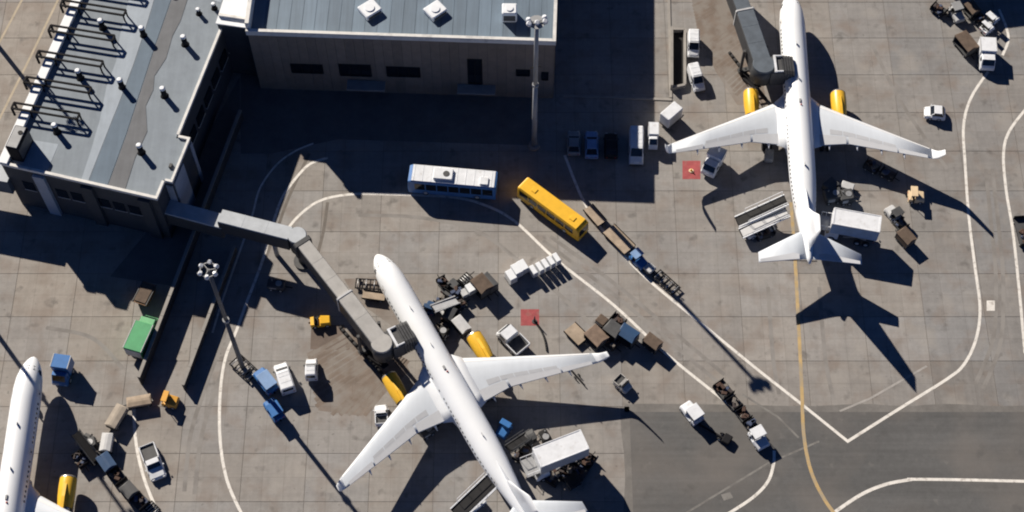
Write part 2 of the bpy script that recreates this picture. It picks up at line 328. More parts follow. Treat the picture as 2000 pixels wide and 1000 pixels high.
# local x runs along the pier away from the camera, local y to the left
PH = 9.55
outline = [(0,0),(2.6,0),(2.6,-0.98),(9.25,-0.98),(9.25,0.5),(60,0.9),(60,21.0),(0,20.3)]
MB().prism(outline, 0.0, PH).build('wall', M_pwall, pier)
roof = MB().prism([(0.3,0.3),(2.9,0.3),(2.9,-0.7),(8.95,-0.7),(8.95,0.8),(59.7,1.2),(59.7,20.0),(0.3,19.4)], PH+0.003, PH+0.12).build('roof', M_proof, pier)
rz_ = PH + 0.12
def sheet(poly, m, z): return MB().prism(poly, rz_-0.02, rz_+z).build('membrane_strip', m, roof)
sheet([(0.5,10.0),(4,10.3),(9,10.9),(14,11.9),(18,12.1),(22,13.1),(27,13.9),(34,14.6),(45,16),(59.5,17),(59.5,12.8),(40,11.8),(30,11.0),(25,10.4),(18,9.8),(12,9.5),(6,9.3),(0.5,9.1)], M_proofl, 0.035)
sheet([(0.5,9.0),(6,9.2),(12,9.4),(18,9.7),(25,10.3),(30,10.9),(40,11.7),(40,9.6),(28,8.6),(22,8.2),(15,7.6),(8,7.0),(0.5,6.6)], M_proofb, 0.045)
sheet([(0.5,6.5),(8,6.9),(15,7.5),(22,8.1),(28,8.5),(36,9.0),(36,8.2),(29.5,6.6),(26,6.3),(23.5,6.5),(20,6.1),(17,6.6),(15,6.0),(12.5,6.1),(9,4.6),(5,4.7),(0.5,4.3)], M_proofd, 0.04)
sheet([(30,2.2),(36,2.0),(36,6.2),(30.3,5.8)], M_proofl, 0.03)
sheet([(0.5,14.5),(4.5,14.6),(4.2,19.0),(0.5,19.0)], M_proofl, 0.02)
# coping along the roof edge
def coping(pts, wd, z0, z1, m, nm='coping', parent=pier):
    for a, c in zip(pts, pts[1:]):
        d = Vector((c[0]-a[0], c[1]-a[1])); L = d.length; d.normalize(); nr = Vector((-d.y, d.x))*wd
        a = Vector(a); c = Vector(c)
        MB().prism([tuple(a), tuple(c), tuple(c+nr), tuple(a+nr)], z0, z1).build(nm, m, parent)
coping([(0.32,-0.05),(0.32,20.3)], 0.37, PH+0.005, PH+0.5, M_coping)                    # front
coping([(2.62,-0.05),(0.34,-0.05)][::-1], 0.33, PH+0.006, PH+0.46, M_coping)
coping([(2.95,-1.03),(2.95,-0.06)][::1], 0.3, PH+0.005, PH+0.47, M_coping)
coping([(2.97,-1.03),(9.28,-1.03)], 0.3, PH+0.006, PH+0.48, M_coping)
coping([(9.3,-1.03),(9.3,0.5)], 0.34, PH+0.004, PH+0.46, M_coping)
coping([(9.32,0.47),(59.9,0.86)], 0.34, PH+0.006, PH+0.48, M_coping)
coping([(0.0,19.45),(60,20.1)], 1.15, PH+0.14, PH+0.75, M_white, 'parapet')             # broad white left edge
# walls: piers, pale stair-tower panels, window bands
for y in (1.2, 8.6, 14.9): MB().box(-0.45, -0.02, y-0.15, y+1.35, 0, PH-0.3).build('pilaster', M_plight if y > 14 else M_pwall, pier)
MB().box(2.9, 6.0, -1.12, -0.99, 0.2, PH-0.4).build('stair_panel', M_plight, pier)
MB().box(8.6, 9.2, -1.10, -0.99, 0.2, PH-0.4).build('stair_panel', M_plight, pier)
MB().box(2.45, 2.58, -0.95, -0.1, 0.2, PH-0.4).build('stair_panel', M_plight, pier)
for y in (3.0, 5.0, 7.0, 10.6, 12.6, 17.0):
    wdo = MB().box(-0.06, -0.01, y, y+1.5, 4.6, 6.6).build('window', M_glass, pier)
    MB().box(-0.09, -0.02, y-0.08, y+1.58, 4.5, 4.6).build('sill', M_lgrey, wdo)
for x in range(11, 33, 3):
    wdo = MB().box(x, x+2.2, 0.40, 0.62, 4.6, 6.6).build('window', M_glass, pier)
    MB().box(x-0.08, x+2.28, 0.37, 0.62, 4.5, 4.6).build('sill', M_lgrey, wdo)
# roof vents
vent_me = MB().cyl((0,0,0),(0,0,1.6),0.36,n=12).cyl((0,0,0),(0,0,0.14),0.55,0.38,n=12).mesh('vent', M_dsteel)
cap_me = MB().cyl((0,0,1.62),(0,0,1.74),0.4,0.38,n=14).cyl((0,0,1.74),(0,0,1.84),0.38,0.2,n=14).mesh('vent_cowl', M_white)
for (x, y) in ((6.1,15.4),(5.9,4.2),(14.4,15.55),(14.4,9.95),(14.5,4.3),(22.4,15.6),(22.6,10.1),(22.6,4.45),(30.8,15.7),(30.8,10.2),(38.9,4.5)):
    v = inst(vent_me, 'vent', roof, (x, y, rz_)); 
    cp = bpy.data.objects.new('vent_cowl', cap_me); COL.objects.link(cp); cp.parent = roof; cp.location = (x, y, rz_)
for (x, y) in ((27.6,4.35),(28.9,2.7)): 
    inst(vent_me, 'vent', roof, (x, y, rz_), scale=(0.8,0.8,0.6)); inst(cap_me, 'vent_cowl', roof, (x, y, rz_), scale=(0.8,0.8,0.6))
MB().cbox(4.6,5.2,-0.2,0.2,rz_,rz_+0.35,0.05).build('roof_hatch', M_dgrey, roof)
# steel hoops over the left parapet
def hoop(x0, tilt):
    b = MB(); y0, y1 = 13.1, 21.6; r = 0.11; z = rz_ + 1.35; wx = 0.85
    for dx in (0, wx): b.beam((x0+dx, y1, z), (x0+dx+tilt, y0, z), 2*r, 2*r)
    for t in (0.0, 1.0): b.beam((x0+tilt*(1-t), y0+(y1-y0)*t, z), (x0+wx+tilt*(1-t), y0+(y1-y0)*t, z), 2*r, 2*r)
    for dx in (0, wx):
        b.cyl((x0+dx+tilt, y0+0.1, rz_), (x0+dx+tilt, y0+0.1, z), r, n=8); b.cyl((x0+dx+tilt*0.2, 19.2, rz_), (x0+dx+tilt*0.2, 19.2, z), r, n=8)
        b.beam((x0+dx, y1, z), (x0+dx, y1, z-1.6), 2*r, 2*r)
    return b.build('roof_hoop', M_dsteel, pier)
for x in (7.3, 11.3, 15.4, 19.5, 23.6, 27.7): hoop(x, 0.5)
hv = MB().cbox(0.95, 4.3, 17.75, 19.4, rz_, rz_+3.0, 0.1).build('cooling_unit', M_dsteel, pier)
MB().cbox(1.1, 4.15, 17.9, 19.25, rz_+2.99, rz_+3.08, 0.03).build('top_plate', M_grey, hv)
MB().cyl((3.3,18.3,rz_+3.07),(3.3,18.3,rz_+3.14),0.3,n=14).build('fan', M_black, hv)
MB().box(1.1,4.15,17.72,17.76,rz_+0.5,rz_+2.6).build('louvre', M_dgrey, hv)
# elevated walkway leaving the pier's left corner, off to the left
wk = thing('fixed_walkway', 'raised walkway leaving the lower left corner of the pier building', 'walkway', (-62.6, 8.3, 0), radians(168))
MB().box(0, 30, -1.4, 1.4, 3.6, 6.6).build('tunnel', M_bridge_d, wk); MB().box(-0.1, 30.1, -1.5, 1.5, 6.6, 6.75).build('roof', M_bridge, wk)
for x in (9, 19, 29): MB().cyl((x,0,0),(x,0,3.6),0.35,n=12).build('column', M_grey, wk)

# ================================================================== TERMINAL (top)
term = thing('terminal_building', 'terminal block with brown panelled wall and blue-grey sheet roof', 'building', (-33.64, 25.32, 0), radians(-2.3))
TW, TD, TH = 39.15, 40.0, 12.1
MB().box(0.12, TW-0.12, 0.1, TD, 0, TH).build('wall', M_pwall, term)
clad = MB().box(0.01, 1.199, -0.02, 0.09, 0.0, TH-0.05).mesh('cladding_panel', M_clad)
clad_s = MB().box(-0.09, 0.02, 0.01, 1.199, 0.0, TH-0.05).mesh('cladding_panel', M_clad)
rc = random.Random(11)
def brown(): f = rc.uniform(0.9, 1.1); return (0.225*f, 0.187*f, 0.152*f)
for k in range(32): inst(clad, 'cladding_panel', term, (0.15 + k*1.215, 0, 0), color=brown())
for k in range(12): inst(clad_s, 'cladding_panel', term, (TW-0.02, 0.15 + k*1.215, 0), color=brown())
troof = MB().box(0.1, TW-0.1, 0.1, TD, TH+0.003, TH+0.06).build('roof', M_dgrey, term)
rp_me = MB().cbox(0.015, 1.585, 0.3, TD, TH+0.062, TH+0.10, 0.012).mesh('roof_sheet', M_troof)
for k in range(24):
    f = rc.uniform(0.86, 1.12); inst(rp_me, 'roof_sheet', troof, (0.45 + k*1.6, 0, 0), color=(0.13*f, 0.18*f, 0.235*f))
coping([(-0.05,-0.05),(TW-0.38,-0.05)], 0.42, TH+0.01, TH+0.9, M_coping, 'coping', term)
coping([(TW+0.05,-0.05),(TW+0.05,TD)], 0.42, TH+0.012, TH+0.9, M_coping, 'coping', term)
coping([(0.45,0.4),(0.45,TD)], 0.5, TH+0.013, TH+2.0, M_coping, 'parapet', term)
# windows and door of the front wall, each with frame
def twin(x0, x1, z0, z1, nm='window', mull=1):
    wdo = MB().box(x0, x1, -0.05, -0.024, z0, z1).build(nm, M_glass, term)
    fr = MB(); t = 0.12
    fr.box(x0-t,x0,-0.1,-0.023,z0-t,z1+t).box(x1,x1+t,-0.1,-0.023,z0-t,z1+t).box(x0,x1,-0.1,-0.023,z1,z1+t).box(x0,x1,-0.16,-0.023,z0-t,z0)
    for i in range(mull): xm = x0+(x1-x0)*(i+1)/(mull+1); fr.box(xm-0.05,xm+0.05,-0.09,-0.051,z0,z1)
    fr.build('frame', M_dsteel, wdo); return wdo
twin(4.9, 8.9, 4.2, 6.0, mull=2); twin(11.2, 15.2, 3.9, 6.3, mull=2); twin(17.4, 21.6, 4.1, 6.1, mull=2)
d_ = twin(28.0, 29.7, 3.0, 8.4, 'loading_door', 1); twin(34.3, 35.9, 5.2, 6.4, mull=0); twin(37.6, 38.3, 4.4, 6.0, mull=0)
# canopy and dock apron at the wall foot
cn = MB(); cn.prism([(12,-1.6),(17,-1.6),(17,-0.11),(12,-0.11)], 2.6, 2.85).build('canopy', M_grey, term)
MB().box(26.5, 31.5, -1.5, -0.11, 2.5, 2.75).build('canopy', M_grey, term)
# rooftop units
def unit(px, py, sx, sy, h, rot, m=M_white):
    p = G(px, py, TH+h); q = Matrix.Rotation(-radians(-2.3), 3, 'Z') @ (p - Vector(term.location))
    u = MB().cbox(-sx/2, sx/2, -sy/2, sy/2, 0, h, 0.12).build('air_handling_unit', m, term, (q.x, q.y, TH+0.1)); u.rotation_euler = (0,0,rot)
    MB().cyl((0,0,h-0.01),(0,0,h+0.12),min(sx,sy)*0.28,n=14).build('fan', M_white, u)
    MB().box(-sx*0.4,sx*0.4,-sy/2-0.03,-sy/2+0.01,h*0.2,h*0.75).build('louvre', M_dgrey, u); return u
unit(722, 16, 2.4, 2.2, 0.8, radians(40)); unit(850, 18, 2.4, 2.1, 0.8, radians(42)); unit(995, 17, 1.9, 1.7, 1.9, radians(2))
# white link block between pier and terminal
lk = thing('link_building', 'white-roofed link block between the pier and the terminal', 'building', (*G2(455, 50, 11.0), 0), radians(80))
MB().box(0, 30, -2.1, 2.1, 0, 10.9).build('wall', M_pwall, lk)
MB().box(-0.1, 30, -2.25, 2.25, 10.905, 11.1).build('roof', M_white, lk); MB().box(0.9, 1.3, -2.1, 2.1, 11.1, 11.5).build('upstand', M_coping, lk)
# building beyond the top right corner: only its shadow enters the picture
ob = thing('service_building', 'building beyond the top right corner that shades the apron', 'building', (62.6, 53.6, 0), radians(8))
MB().box(-8, 8, -6, 6, 0, 9).build('wall', M_pwall, ob); MB().box(-8.2, 8.2, -6.2, 6.2, 9, 9.4).build('roof', M_proof, ob)

# ================================================================== BLAST WALLS
def blast_wall(px0, px1, h, wd, label, n):
    a, b = Vector(G2(*px0)), Vector(G2(*px1)); d = b-a; L = d.length
    t = thing('blast_wall', label, 'wall', (a.x, a.y, 0), atan2(d.y, d.x), 'low concrete walls below the jet bridge')
    pl = L/n
    me = MB().cbox(0.01, pl-0.01, -wd/2, wd/2, 0, h, 0.04).mesh('panel', mat('wall_panel_shaded', (0.05, 0.05, 0.05), 0.9, var=0.15))  # shade of the wall face put into the panel colour
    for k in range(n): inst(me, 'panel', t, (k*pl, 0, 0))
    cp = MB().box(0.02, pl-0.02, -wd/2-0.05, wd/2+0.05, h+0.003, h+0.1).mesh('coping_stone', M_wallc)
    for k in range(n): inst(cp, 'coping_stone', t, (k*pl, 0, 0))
    return t
blast_wall((277,751), (474,232), 2.1, 0.32, 'long concrete wall running from the green truck up into the shade', 14)
blast_wall((361,762), (462,490), 1.45, 0.28, 'shorter concrete wall ending just above the orange tug', 8)

# ================================================================== LIGHT MASTS
M_mast = mat('mast_grey', (0.3, 0.31, 0.32), 0.5, 0.0, var=0.1)
M_mastd = mat('mast_dark_grey', (0.1, 0.105, 0.115), 0.6, var=0.1)
def mast(base, h, label, ring=True):
    t = thing('light_mast', label, 'light mast', (base[0], base[1], 0), radians(10), 'tall apron light masts')
    MB().cyl((0,0,0),(0,0,0.5),0.75,0.7,n=14).build('foundation', M_wallc, t)
    MB().cyl((0,0,0.5),(0,0,h*0.52),0.36 if not ring else 0.31,0.3 if not ring else 0.25,n=14).build('pole', M_mast if not ring else M_mastd, t)
    MB().cyl((0,0,h*0.52),(0,0,h),0.29 if not ring else 0.24,0.25 if not ring else 0.2,n=12).build('pole', M_mast if not ring else M_mastd, t)
    MB().cyl((0,0,h*0.515),(0,0,h*0.53),0.4,n=14).build('collar', M_mast, t)
    if ring:
        hd = MB(); R = 0.88
        for k in range(18):
            a, b = 2*pi*k/18, 2*pi*(k+1)/18; hd.beam((R*cos(a),R*sin(a),h),(R*cos(b),R*sin(b),h),0.1,0.12)
        for k in range(3): a = 2*pi*k/3; hd.beam((0,0,h),(R*cos(a),R*sin(a),h),0.08,0.08)
        hd.build('head_ring', M_mast, t)
        for k in range(6):
            a = 2*pi*k/6 + 0.3; l = MB().cyl((0,0,-0.1),(0,0,0.34),0.27,0.18,n=12).build('floodlight', M_vwhite, t, (R*1.1*cos(a),R*1.1*sin(a),h)); l.rotation_euler = (0.4*sin(a),-0.4*cos(a),0)
    else:
        MB().beam((-1.0,0,h),(1.0,0,h),0.12,0.14).build('crossarm', M_mast, t)
        for x in (-0.95, 0.0, 0.95):
            for s in (-1, 1):
                if x == 0 and s > 0: continue
                l = MB().cyl((0,0,-0.15),(0,0,0.25),0.36,0.22,n=12).build('floodlight', M_vwhite, t, (x, s*0.28, h+0.1)); l.rotation_euler = (-s*0.4, 0, 0)
        MB().cyl((0,0,h-0.5),(0,0,h-0.2),0.35,1.0,n=14).build('head_platform', M_mast, t)
        MB().beam((-0.7,0,h*0.66),(0.7,0,h*0.66),0.1,0.1).build('bracket', M_dsteel, t)
    return t
mast(G2(475, 720), 26.0, 'tall light mast with ring of lamps beside the blue tractor')
mast(G2(1043, 286), 27.5, 'tall light mast with crossarm lamps in front of the terminal wall', False)
_b = G(140, 236, 10) - Vector((_sx, _sy, 0))*16.0
mast((_b.x, _b.y), 26.0, 'light mast left of the frame whose shadow reaches the pier roof')
mast(G2(-92, 532), 26.0, 'light mast left of the frame whose shadow crosses the leftmost aircraft')

# ================================================================== JET BRIDGES
def seg_box(b, p, q, wd, z0a, z1a, z0b, z1b, ch=0.12):
    p, q = Vector(p), Vector(q); d = (q-p).normalized(); n = Vector((-d.y, d.x))*wd/2; n2 = n*(1-ch)
    def ring(c, z0, z1): return [(*(c-n),z0),(*(c+n),z0),(*(c+n),z1-0.15),(*(c+n2),z1),(*(c-n2),z1),(*(c-n),z1-0.15)]
    b.loft([ring(p,z0a,z1a), ring(q,z0b,z1b)]); return b
M_bwall = mat('bridge_wall_shaded', (0.05, 0.053, 0.058), 0.6, var=0.15)  # dark colour carries the shade of the bridge sides
def jet_bridge(label, wp, door_dir, mats, walkway=None, ws=1.0):
    """wp: rotunda, tunnel joint, cab centre as (x, y, roof z)"""
    r0, j, c = [Vector(p) for p in wp]
    t = thing('jet_bridge', label, 'jet bridge', (r0.x, r0.y, 0), 0, 'jet bridges at the aircraft stands')
    o = Vector((r0.x, r0.y)); m1, m2, m3 = mats
    P2 = lambda v: Vector((v.x, v.y)) - o
    def tube(nm, p, q, wd, za, zb, hh, rm):                      # dark-walled tunnel with a pale roof sheet
        tn = seg_box(MB(), p, q, wd, za-hh, za-0.1, zb-hh, zb-0.1).build(nm, M_bwall, t)
        seg_box(MB(), p, q, wd*0.94, za-0.09, za+0.04, zb-0.09, zb+0.04, 0.06).build('roof', rm, tn)
        d = (Vector(q)-Vector(p)); L = d.length; d.normalize(); n = Vector((-d.y, d.x)); k = max(2, int(L/2.4))
        for i in range(1, k):
            a = Vector(p) + d*(L*i/k); z = za+(zb-za)*i/k+0.04
            MB().beam((*(a+n*wd*.46), z), (*(a-n*wd*.46), z), 0.05, 0.03).build('roof_seam', rm, tn)
        return tn
    if walkway:
        s = Vector(walkway[0]); e = P2(r0); st = Vector((s.x, s.y)) - o; d = (e-st).normalized()
        mid = Vector((walkway[1][0], walkway[1][1])) - o
        tube('connector', Vector((walkway[2][0], walkway[2][1])) - o, mid + d*0.3, 2.2, 5.6, 5.6, 2.4, m1)
        tube('fixed_walkway', mid, e - d*0.9, 2.0, 7.0, 7.0, 2.6, m1)
        q = st + (e-st)*0.8; MB().cyl((q.x,q.y,0),(q.x,q.y,4.3),0.3,n=12).build('column', M_grey, t)
    MB().cyl((0,0,0),(0,0,3.9),0.55,n=16).cyl((0,0,0),(0,0,0.3),1.2,n=16).build('rotunda_column', M_dgrey, t)
    rt = MB().cyl((0,0,3.9),(0,0,r0.z-0.1),1.15,n=20).build('rotunda', M_bwall, t)
    MB().cyl((0,0,r0.z-0.1),(0,0,r0.z+0.05),1.2,1.1,n=20).build('roof', m1, rt)
    e1, e2 = P2(j), P2(c); d = (e2).normalized(); n = Vector((-d.y, d.x))
    seg_box(MB(), d*0.85, d*1.45, 2.3, r0.z-2.75, r0.z+0.1, r0.z-2.75, r0.z+0.1).build('expansion_joint', M_bwall, t)
    tube('tunnel', d*1.5, e1, 1.8*ws, r0.z, j.z, 2.7, m2)
    tube('tunnel', e1, e2 - d*0.8, 2.1*ws, j.z+0.2, c.z+0.15, 2.95, m2)
    seg_box(MB(), e1 - d*0.12, e1 + d*0.12, 2.2*ws, j.z-2.9, j.z+0.3, j.z-2.9, j.z+0.3).build('tunnel_collar', M_lgrey, t)
    cb = MB().cyl((e2.x,e2.y,c.z-2.8),(e2.x,e2.y,c.z+0.02),1.3*ws,n=20).build('cab', M_bwall, t)
    MB().cyl((e2.x,e2.y,c.z+0.02),(e2.x,e2.y,c.z+0.19),1.3*ws,1.2*ws,n=20).build('roof', m2, cb)
    dd = Vector(door_dir).normalized(); dn = Vector((-dd.y, dd.x))
    seg_box(MB(), e2+dd*0.9, e2+dd*2.3, 2.7, c.z-2.85, c.z-0.05, c.z-2.85, c.z-0.05).build('cab_front', M_dgrey, cb)
    for k in range(5):                                                    # folding canopy
        a = e2 + dd*(2.3+0.34*k); seg_box(MB(), a, a+dd*0.27, 2.9, c.z-2.6, c.z+0.05-0.05*k, c.z-2.6, c.z-0.05*k, 0.3).build('canopy_fold', m3, t)
    for s_ in (-1.2, 1.2): MB().beam((*(e2+dd*1.5+dn*s_), c.z+0.15), (*(e2+dd*2.4+dn*s_), c.z+0.15), 0.14, 0.2).build('cab_rail', M_vwhite, t)
    MB().beam((*(e2+dd*1.45+dn*1.3), c.z+0.12), (*(e2+dd*1.45-dn*1.3), c.z+0.12), 0.3, 0.25).build('cab_lintel', M_vwhite, t)
    # drive column with wheels, service stair
    bp = e1 + (e2-e1)*0.62
    bg_ = MB()
    for s_ in (-1, 1): bg_.beam((*(bp+n*1.5*s_), 0.9), (*(bp+n*1.5*s_), c.z-1.0), 0.35, 0.35)
    bg_.beam((*(bp+n*1.8), 0.8), (*(bp-n*1.8), 0.8), 0.6, 0.4).build('drive_column', M_dgrey, t)
    for s_ in (-1.1, 1.1):
        for q in (-0.3, 0.3):
            w0 = bp + n*(s_+q-0.14); w1 = bp + n*(s_+q+0.14); MB().cyl((*w0,0.52),(*w1,0.52),0.52,n=14).build('wheel', M_black, t)
    st0 = e2 - dd*0.6 + dn*(-1.6 if dn.dot(d) < 0 else 1.6); st1 = st0 - d*4.2
    stb = MB()
    for k in range(11):
        f = k/10; p = st0 + (st1-st0)*f; stb.beam((*(p+n*0.4), (c.z-2.85)*(1-f)+0.1), (*(p-n*0.4), (c.z-2.85)*(1-f)+0.1), 0.3, 0.06)
    for s_ in (-0.45, 0.45):
        stb.beam((*(st0+n*s_), c.z-2.9), (*(st1+n*s_), 0.05), 0.06, 0.2); stb.beam((*(st0+n*s_), c.z-1.9), (*(st1+n*s_), 1.05), 0.05, 0.05)
    stb.build('service_stair', M_dsteel, t)
    return t
JB = lambda px, py, z: (*G2(px, py, z), z)
jet_bridge('pale grey jet bridge from the pier to the central aircraft', [JB(580,459,7.0), JB(673,577,6.7), JB(746,671,6.4)], (0.88, 0.48), (M_bridge, M_bridge_b, M_dgrey), walkway=[JB(318,394,7.0), JB(430,421,7.0), JB(322,402,5.6)])
jet_bridge('slate-roofed jet bridge to the upper right aircraft', [JB(1412,-95,7.0), JB(1455,20,6.7), JB(1492,126,6.4)], (1.0, 0.03), (M_bridge_d, M_bridge_d, M_dgrey), ws=1.15)
def hose(label, px, r):  # thin dark tube laid along a ground path
    pts = smooth_path([G2(*p) for p in px], 5); b = MB()
    for p, q in zip(pts, pts[1:]): b.cyl((*p, r), (*q, r), r, n=8)
    return tag(b.build('dark_tube', M_black, None), label, 'hose')
hose('thin dark tube on the apron beside the central jet bridge', [(664,640),(700,680),(752,738)], 0.22)
hose('thin dark tube on the apron below the upper right jet bridge', [(1424,104),(1455,144),(1496,196)], 0.22)

# ================================================================== AIRCRAFT
FUS = [(0,.04,3.22),(.25,.42,3.25),(.7,.78,3.32),(1.3,1.1,3.4),(2.1,1.4,3.52),(3.2,1.65,3.64),(4.6,1.8,3.72),(6.2,1.85,3.75),(27,1.85,3.75),(29.5,1.8,3.78),(32,1.63,3.88),(34.5,1.36,4.03),(37,1.02,4.2),(39.3,.66,4.34),(41,.38,4.43),(41.7,.16,4.46)]
S0 = 20.0
def fus_rz(s):
    for (a, b) in zip(FUS, FUS[1:]):
        if a[0] <= s <= b[0]:
            t = (s-a[0])/(b[0]-a[0]); return a[1]+(b[1]-a[1])*t, a[2]+(b[2]-a[2])*t
    return FUS[-1][1:]
def fus_pt(s, th, off=0.0):
    r, z = fus_rz(s); r += off; return (S0-s, 0.92*r*sin(th), z + r*cos(th)*1.02)
FOIL = [(0,0),(.03,.45),(.12,.8),(.3,1.0),(.55,.78),(.8,.36),(1,.03),(1,-.03),(.8,-.12),(.5,-.3),(.25,-.42),(.08,-.35)]
def foil_ring(y, le, te, z, t, sgn=1, vert=False):
    c = te-le; out = []
    for u, h in FOIL:
        if vert: out.append((S0-(le+u*c), h*t*sgn if False else h*t*0.9 if h > 0 else h*t*2.0, z))
        else: out.append((S0-(le+u*c), y*sgn, z+h*t))
    return out if sgn > 0 else out[::-1]
WST = [(0.9,15.9,23.75,2.75,.62),(2.3,17.0,23.7,2.9,.55),(6.2,19.2,23.6,3.3,.36),(11.5,22.0,24.9,3.8,.22),(16.6,24.7,26.15,4.3,.12)]
def wing_at(y):
    for a, b in zip(WST, WST[1:]):
        if a[0] <= y <= b[0]:
            t = (y-a[0])/(b[0]-a[0]); return [a[i]+(b[i]-a[i])*t for i in range(1,5)]
def wing_top(y, u, sgn, off=0.015):
    le, te, z, t = wing_at(y); us = [p for p in FOIL[:7]]
    for a, b in zip(us, us[1:]):
        if a[0] <= u <= b[0]:
            h = a[1]+(b[1]-a[1])*(u-a[0])/(b[0]-a[0]); return (S0-(le+u*(te-le)), y*sgn, z+h*t+off)
def panel(b, y0, y1, u0, u1, sgn, n=4, m=3, off=0.015):
    vs = [wing_top(y0+(y1-y0)*i/n, u0+(u1-u0)*j/m, sgn, off) for i in range(n+1) for j in range(m+1)]
    fs = []
    for i in range(n):
        for j in range(m):
            q = (i*(m+1)+j, i*(m+1)+j+1, (i+1)*(m+1)+j+1, (i+1)*(m+1)+j); fs.append(q if sgn < 0 else q[::-1])
    b.add(vs, fs); return b
M_ctrl = mat('control_surface_grey', (0.55, 0.57, 0.6), 0.4, var=0.03)
M_slat = mat('slat_pale', (0.72, 0.73, 0.74), 0.3, var=0.03)
M_spoil = mat('spoiler_grey', (0.5, 0.52, 0.55), 0.4, var=0.03)
def aircraft(label):
    t = thing('airliner', label, 'airliner', group='white airliners with yellow engines')
    N = 28
    MB().loft([[(S0-s, 0.92*r*sin(2*pi*k/N), z+1.02*r*cos(2*pi*k/N)) for k in range(N)][::-1] for s, r, z in FUS], smooth=True).build('fuselage', M_fuse, t)
    # belly fairing
    MB().loft([[(S0-s, r*1.25*sin(2*pi*k/16), 2.35+r*.75*cos(2*pi*k/16)) for k in range(16)][::-1] for s, r in ((14.2,.2),(15.5,1.3),(17.5,1.72),(22.5,1.72),(25,1.2),(26.8,.2))], smooth=True).build('belly_fairing', M_wing, t)
    for sg in (1, -1):
        wg = MB().loft([foil_ring(y, le, te, z, tt, sg) for y, le, te, z, tt in WST], smooth=True).build('wing', M_wing, t)
        # root fillet
        MB().loft([foil_ring(1.0,15.2,24.6,3.0,.75,sg), foil_ring(2.0,16.3,24.1,2.95,.62,sg), foil_ring(2.9,17.2,23.75,2.93,.53,sg)], smooth=True).build('root_fillet', M_fuse, wg)
        # blended winglet
        wl = [(16.55,24.68,26.15,4.31,.12),(16.95,25.0,26.28,4.5,.1),(17.2,25.35,26.45,4.95,.08),(17.4,25.75,26.7,5.7,.06),(17.6,26.25,27.0,6.75,.04)]
        rings = []
        for i, (y, le, te, z, tt) in enumerate(wl):
            a = (0.1, 0.7, 1.1, 1.3, 1.35)[i]; rg = []
            for u, h in FOIL: rg.append((S0-(le+u*(te-le)), (y - h*tt*sin(a))*sg, z + h*tt*cos(a)))
            rings.append(rg if sg > 0 else rg[::-1])
        MB().loft(rings, smooth=True).build('winglet', M_fuse, wg)
        panel(MB(), 2.7, 16.3, 0.012, 0.13, sg, 10, 2).build('slat', M_slat, wg)
        panel(MB(), 2.6, 6.0, 0.76, 0.985, sg).build('flap', M_ctrl, wg)
        panel(MB(), 6.3, 12.3, 0.74, 0.985, sg, 6).build('flap', M_ctrl, wg)
        panel(MB(), 12.5, 16.0, 0.74, 0.985, sg).build('aileron', M_ctrl, wg)
        for k in range(5):
            y0 = 4.0 + k*1.65; panel(MB(), y0, y0+1.55, 0.61, 0.735, sg, 1, 2).build('spoiler', M_spoil, wg)
        for y in (3.9, 7.4, 10.4, 13.2):                                  # flap track fairings
            le, te, z, tt = wing_at(y); c = te-le
            MB().loft([[(S0-s, sg*y+.17*r*sin(2*pi*k/8), z-.28+zz+.24*r*cos(2*pi*k/8)) for k in range(8)][::-1] for s, r, zz in ((te-1.9,.1,.05),(te-1.2,1,0),(te-.1,1,-.02),(te+.65,.12,.03))], smooth=True).build('flap_track_fairing', M_fuse, wg)
        # engine
        ey, ez = 5.72*sg, 2.02
        def er(prof, n=22, flip=False): return MB().loft([[(S0-s, ey+r*sin(2*pi*k/n), ez+r*cos(2*pi*k/n)) for k in range(n)][::-1] for s, r in prof], cap=False, smooth=True)
        en = er([(15.35,.78),(15.0,.82),(14.85,.88),(14.88,.94),(15.1,.98),(16.0,1.02),(17.2,1.0),(18.4,.88),(18.7,.82)]).build('engine', M_engine, t)
        er([(15.02,.815),(14.86,.875),(14.84,.9),(14.9,.955),(15.04,.985)]).build('intake_lip', M_metal, en)
        MB().cyl((S0-15.4,ey,ez),(S0-15.45,ey,ez),0.8,n=22).cyl((S0-15.4,ey,ez),(S0-15.0,ey,ez),0.28,0.03,n=14).build('fan', M_dsteel, en)
        er([(18.3,.7),(18.7,.62),(19.6,.5)]).build('exhaust_nozzle', M_metal, en)
        MB().cyl((S0-19.2,ey,ez),(S0-20.2,ey,ez),0.34,0.04,n=14).cyl((S0-18.6,ey,ez),(S0-18.65,ey,ez),0.8,n=20).build('exhaust_plug', M_dgrey, en)
        MB().loft([[(S0-s, ey+.18, z0),(S0-s, ey+.18, z1),(S0-s, ey-.18, z1),(S0-s, ey-.18, z0)] for s, z0, z1 in ((16.0,2.95,3.1),(17.6,2.9,3.35),(19.3,2.7,3.35),(21.0,2.85,3.1))]).build('pylon', M_engine, en)
        # tailplane
        hs = MB().loft([foil_ring(y, le, te, z, tt, sg) for y, le, te, z, tt in ((.25,36.9,41.1,4.5,.2),(2.0,37.9,41.3,4.62,.16),(6.3,40.5,41.95,4.95,.07))], smooth=True).build('tailplane', M_wing, t)
        vs = []
        for y, le, te, z in ((1.2,37.45,41.2,4.565),(6.1,40.35,41.9,4.935)):
            for u in (0.72, 0.98): vs.append((S0-(le+u*(te-le)), y*sg, z+0.10*(1-u)+0.045))
        MB().add(vs, [(0,1,3,2) if sg < 0 else (2,3,1,0)]).build('elevator', M_ctrl, hs)
        # main gear
        gy = 3.8*sg
        gg = MB().cyl((S0-22.4,gy,0.6),(S0-22.4,gy*.98,2.9),0.13,n=10).cyl((S0-22.4,gy,1.6),(S0-22.2,gy*.5,2.6),0.08,n=8).build('main_gear', M_lgrey, t)
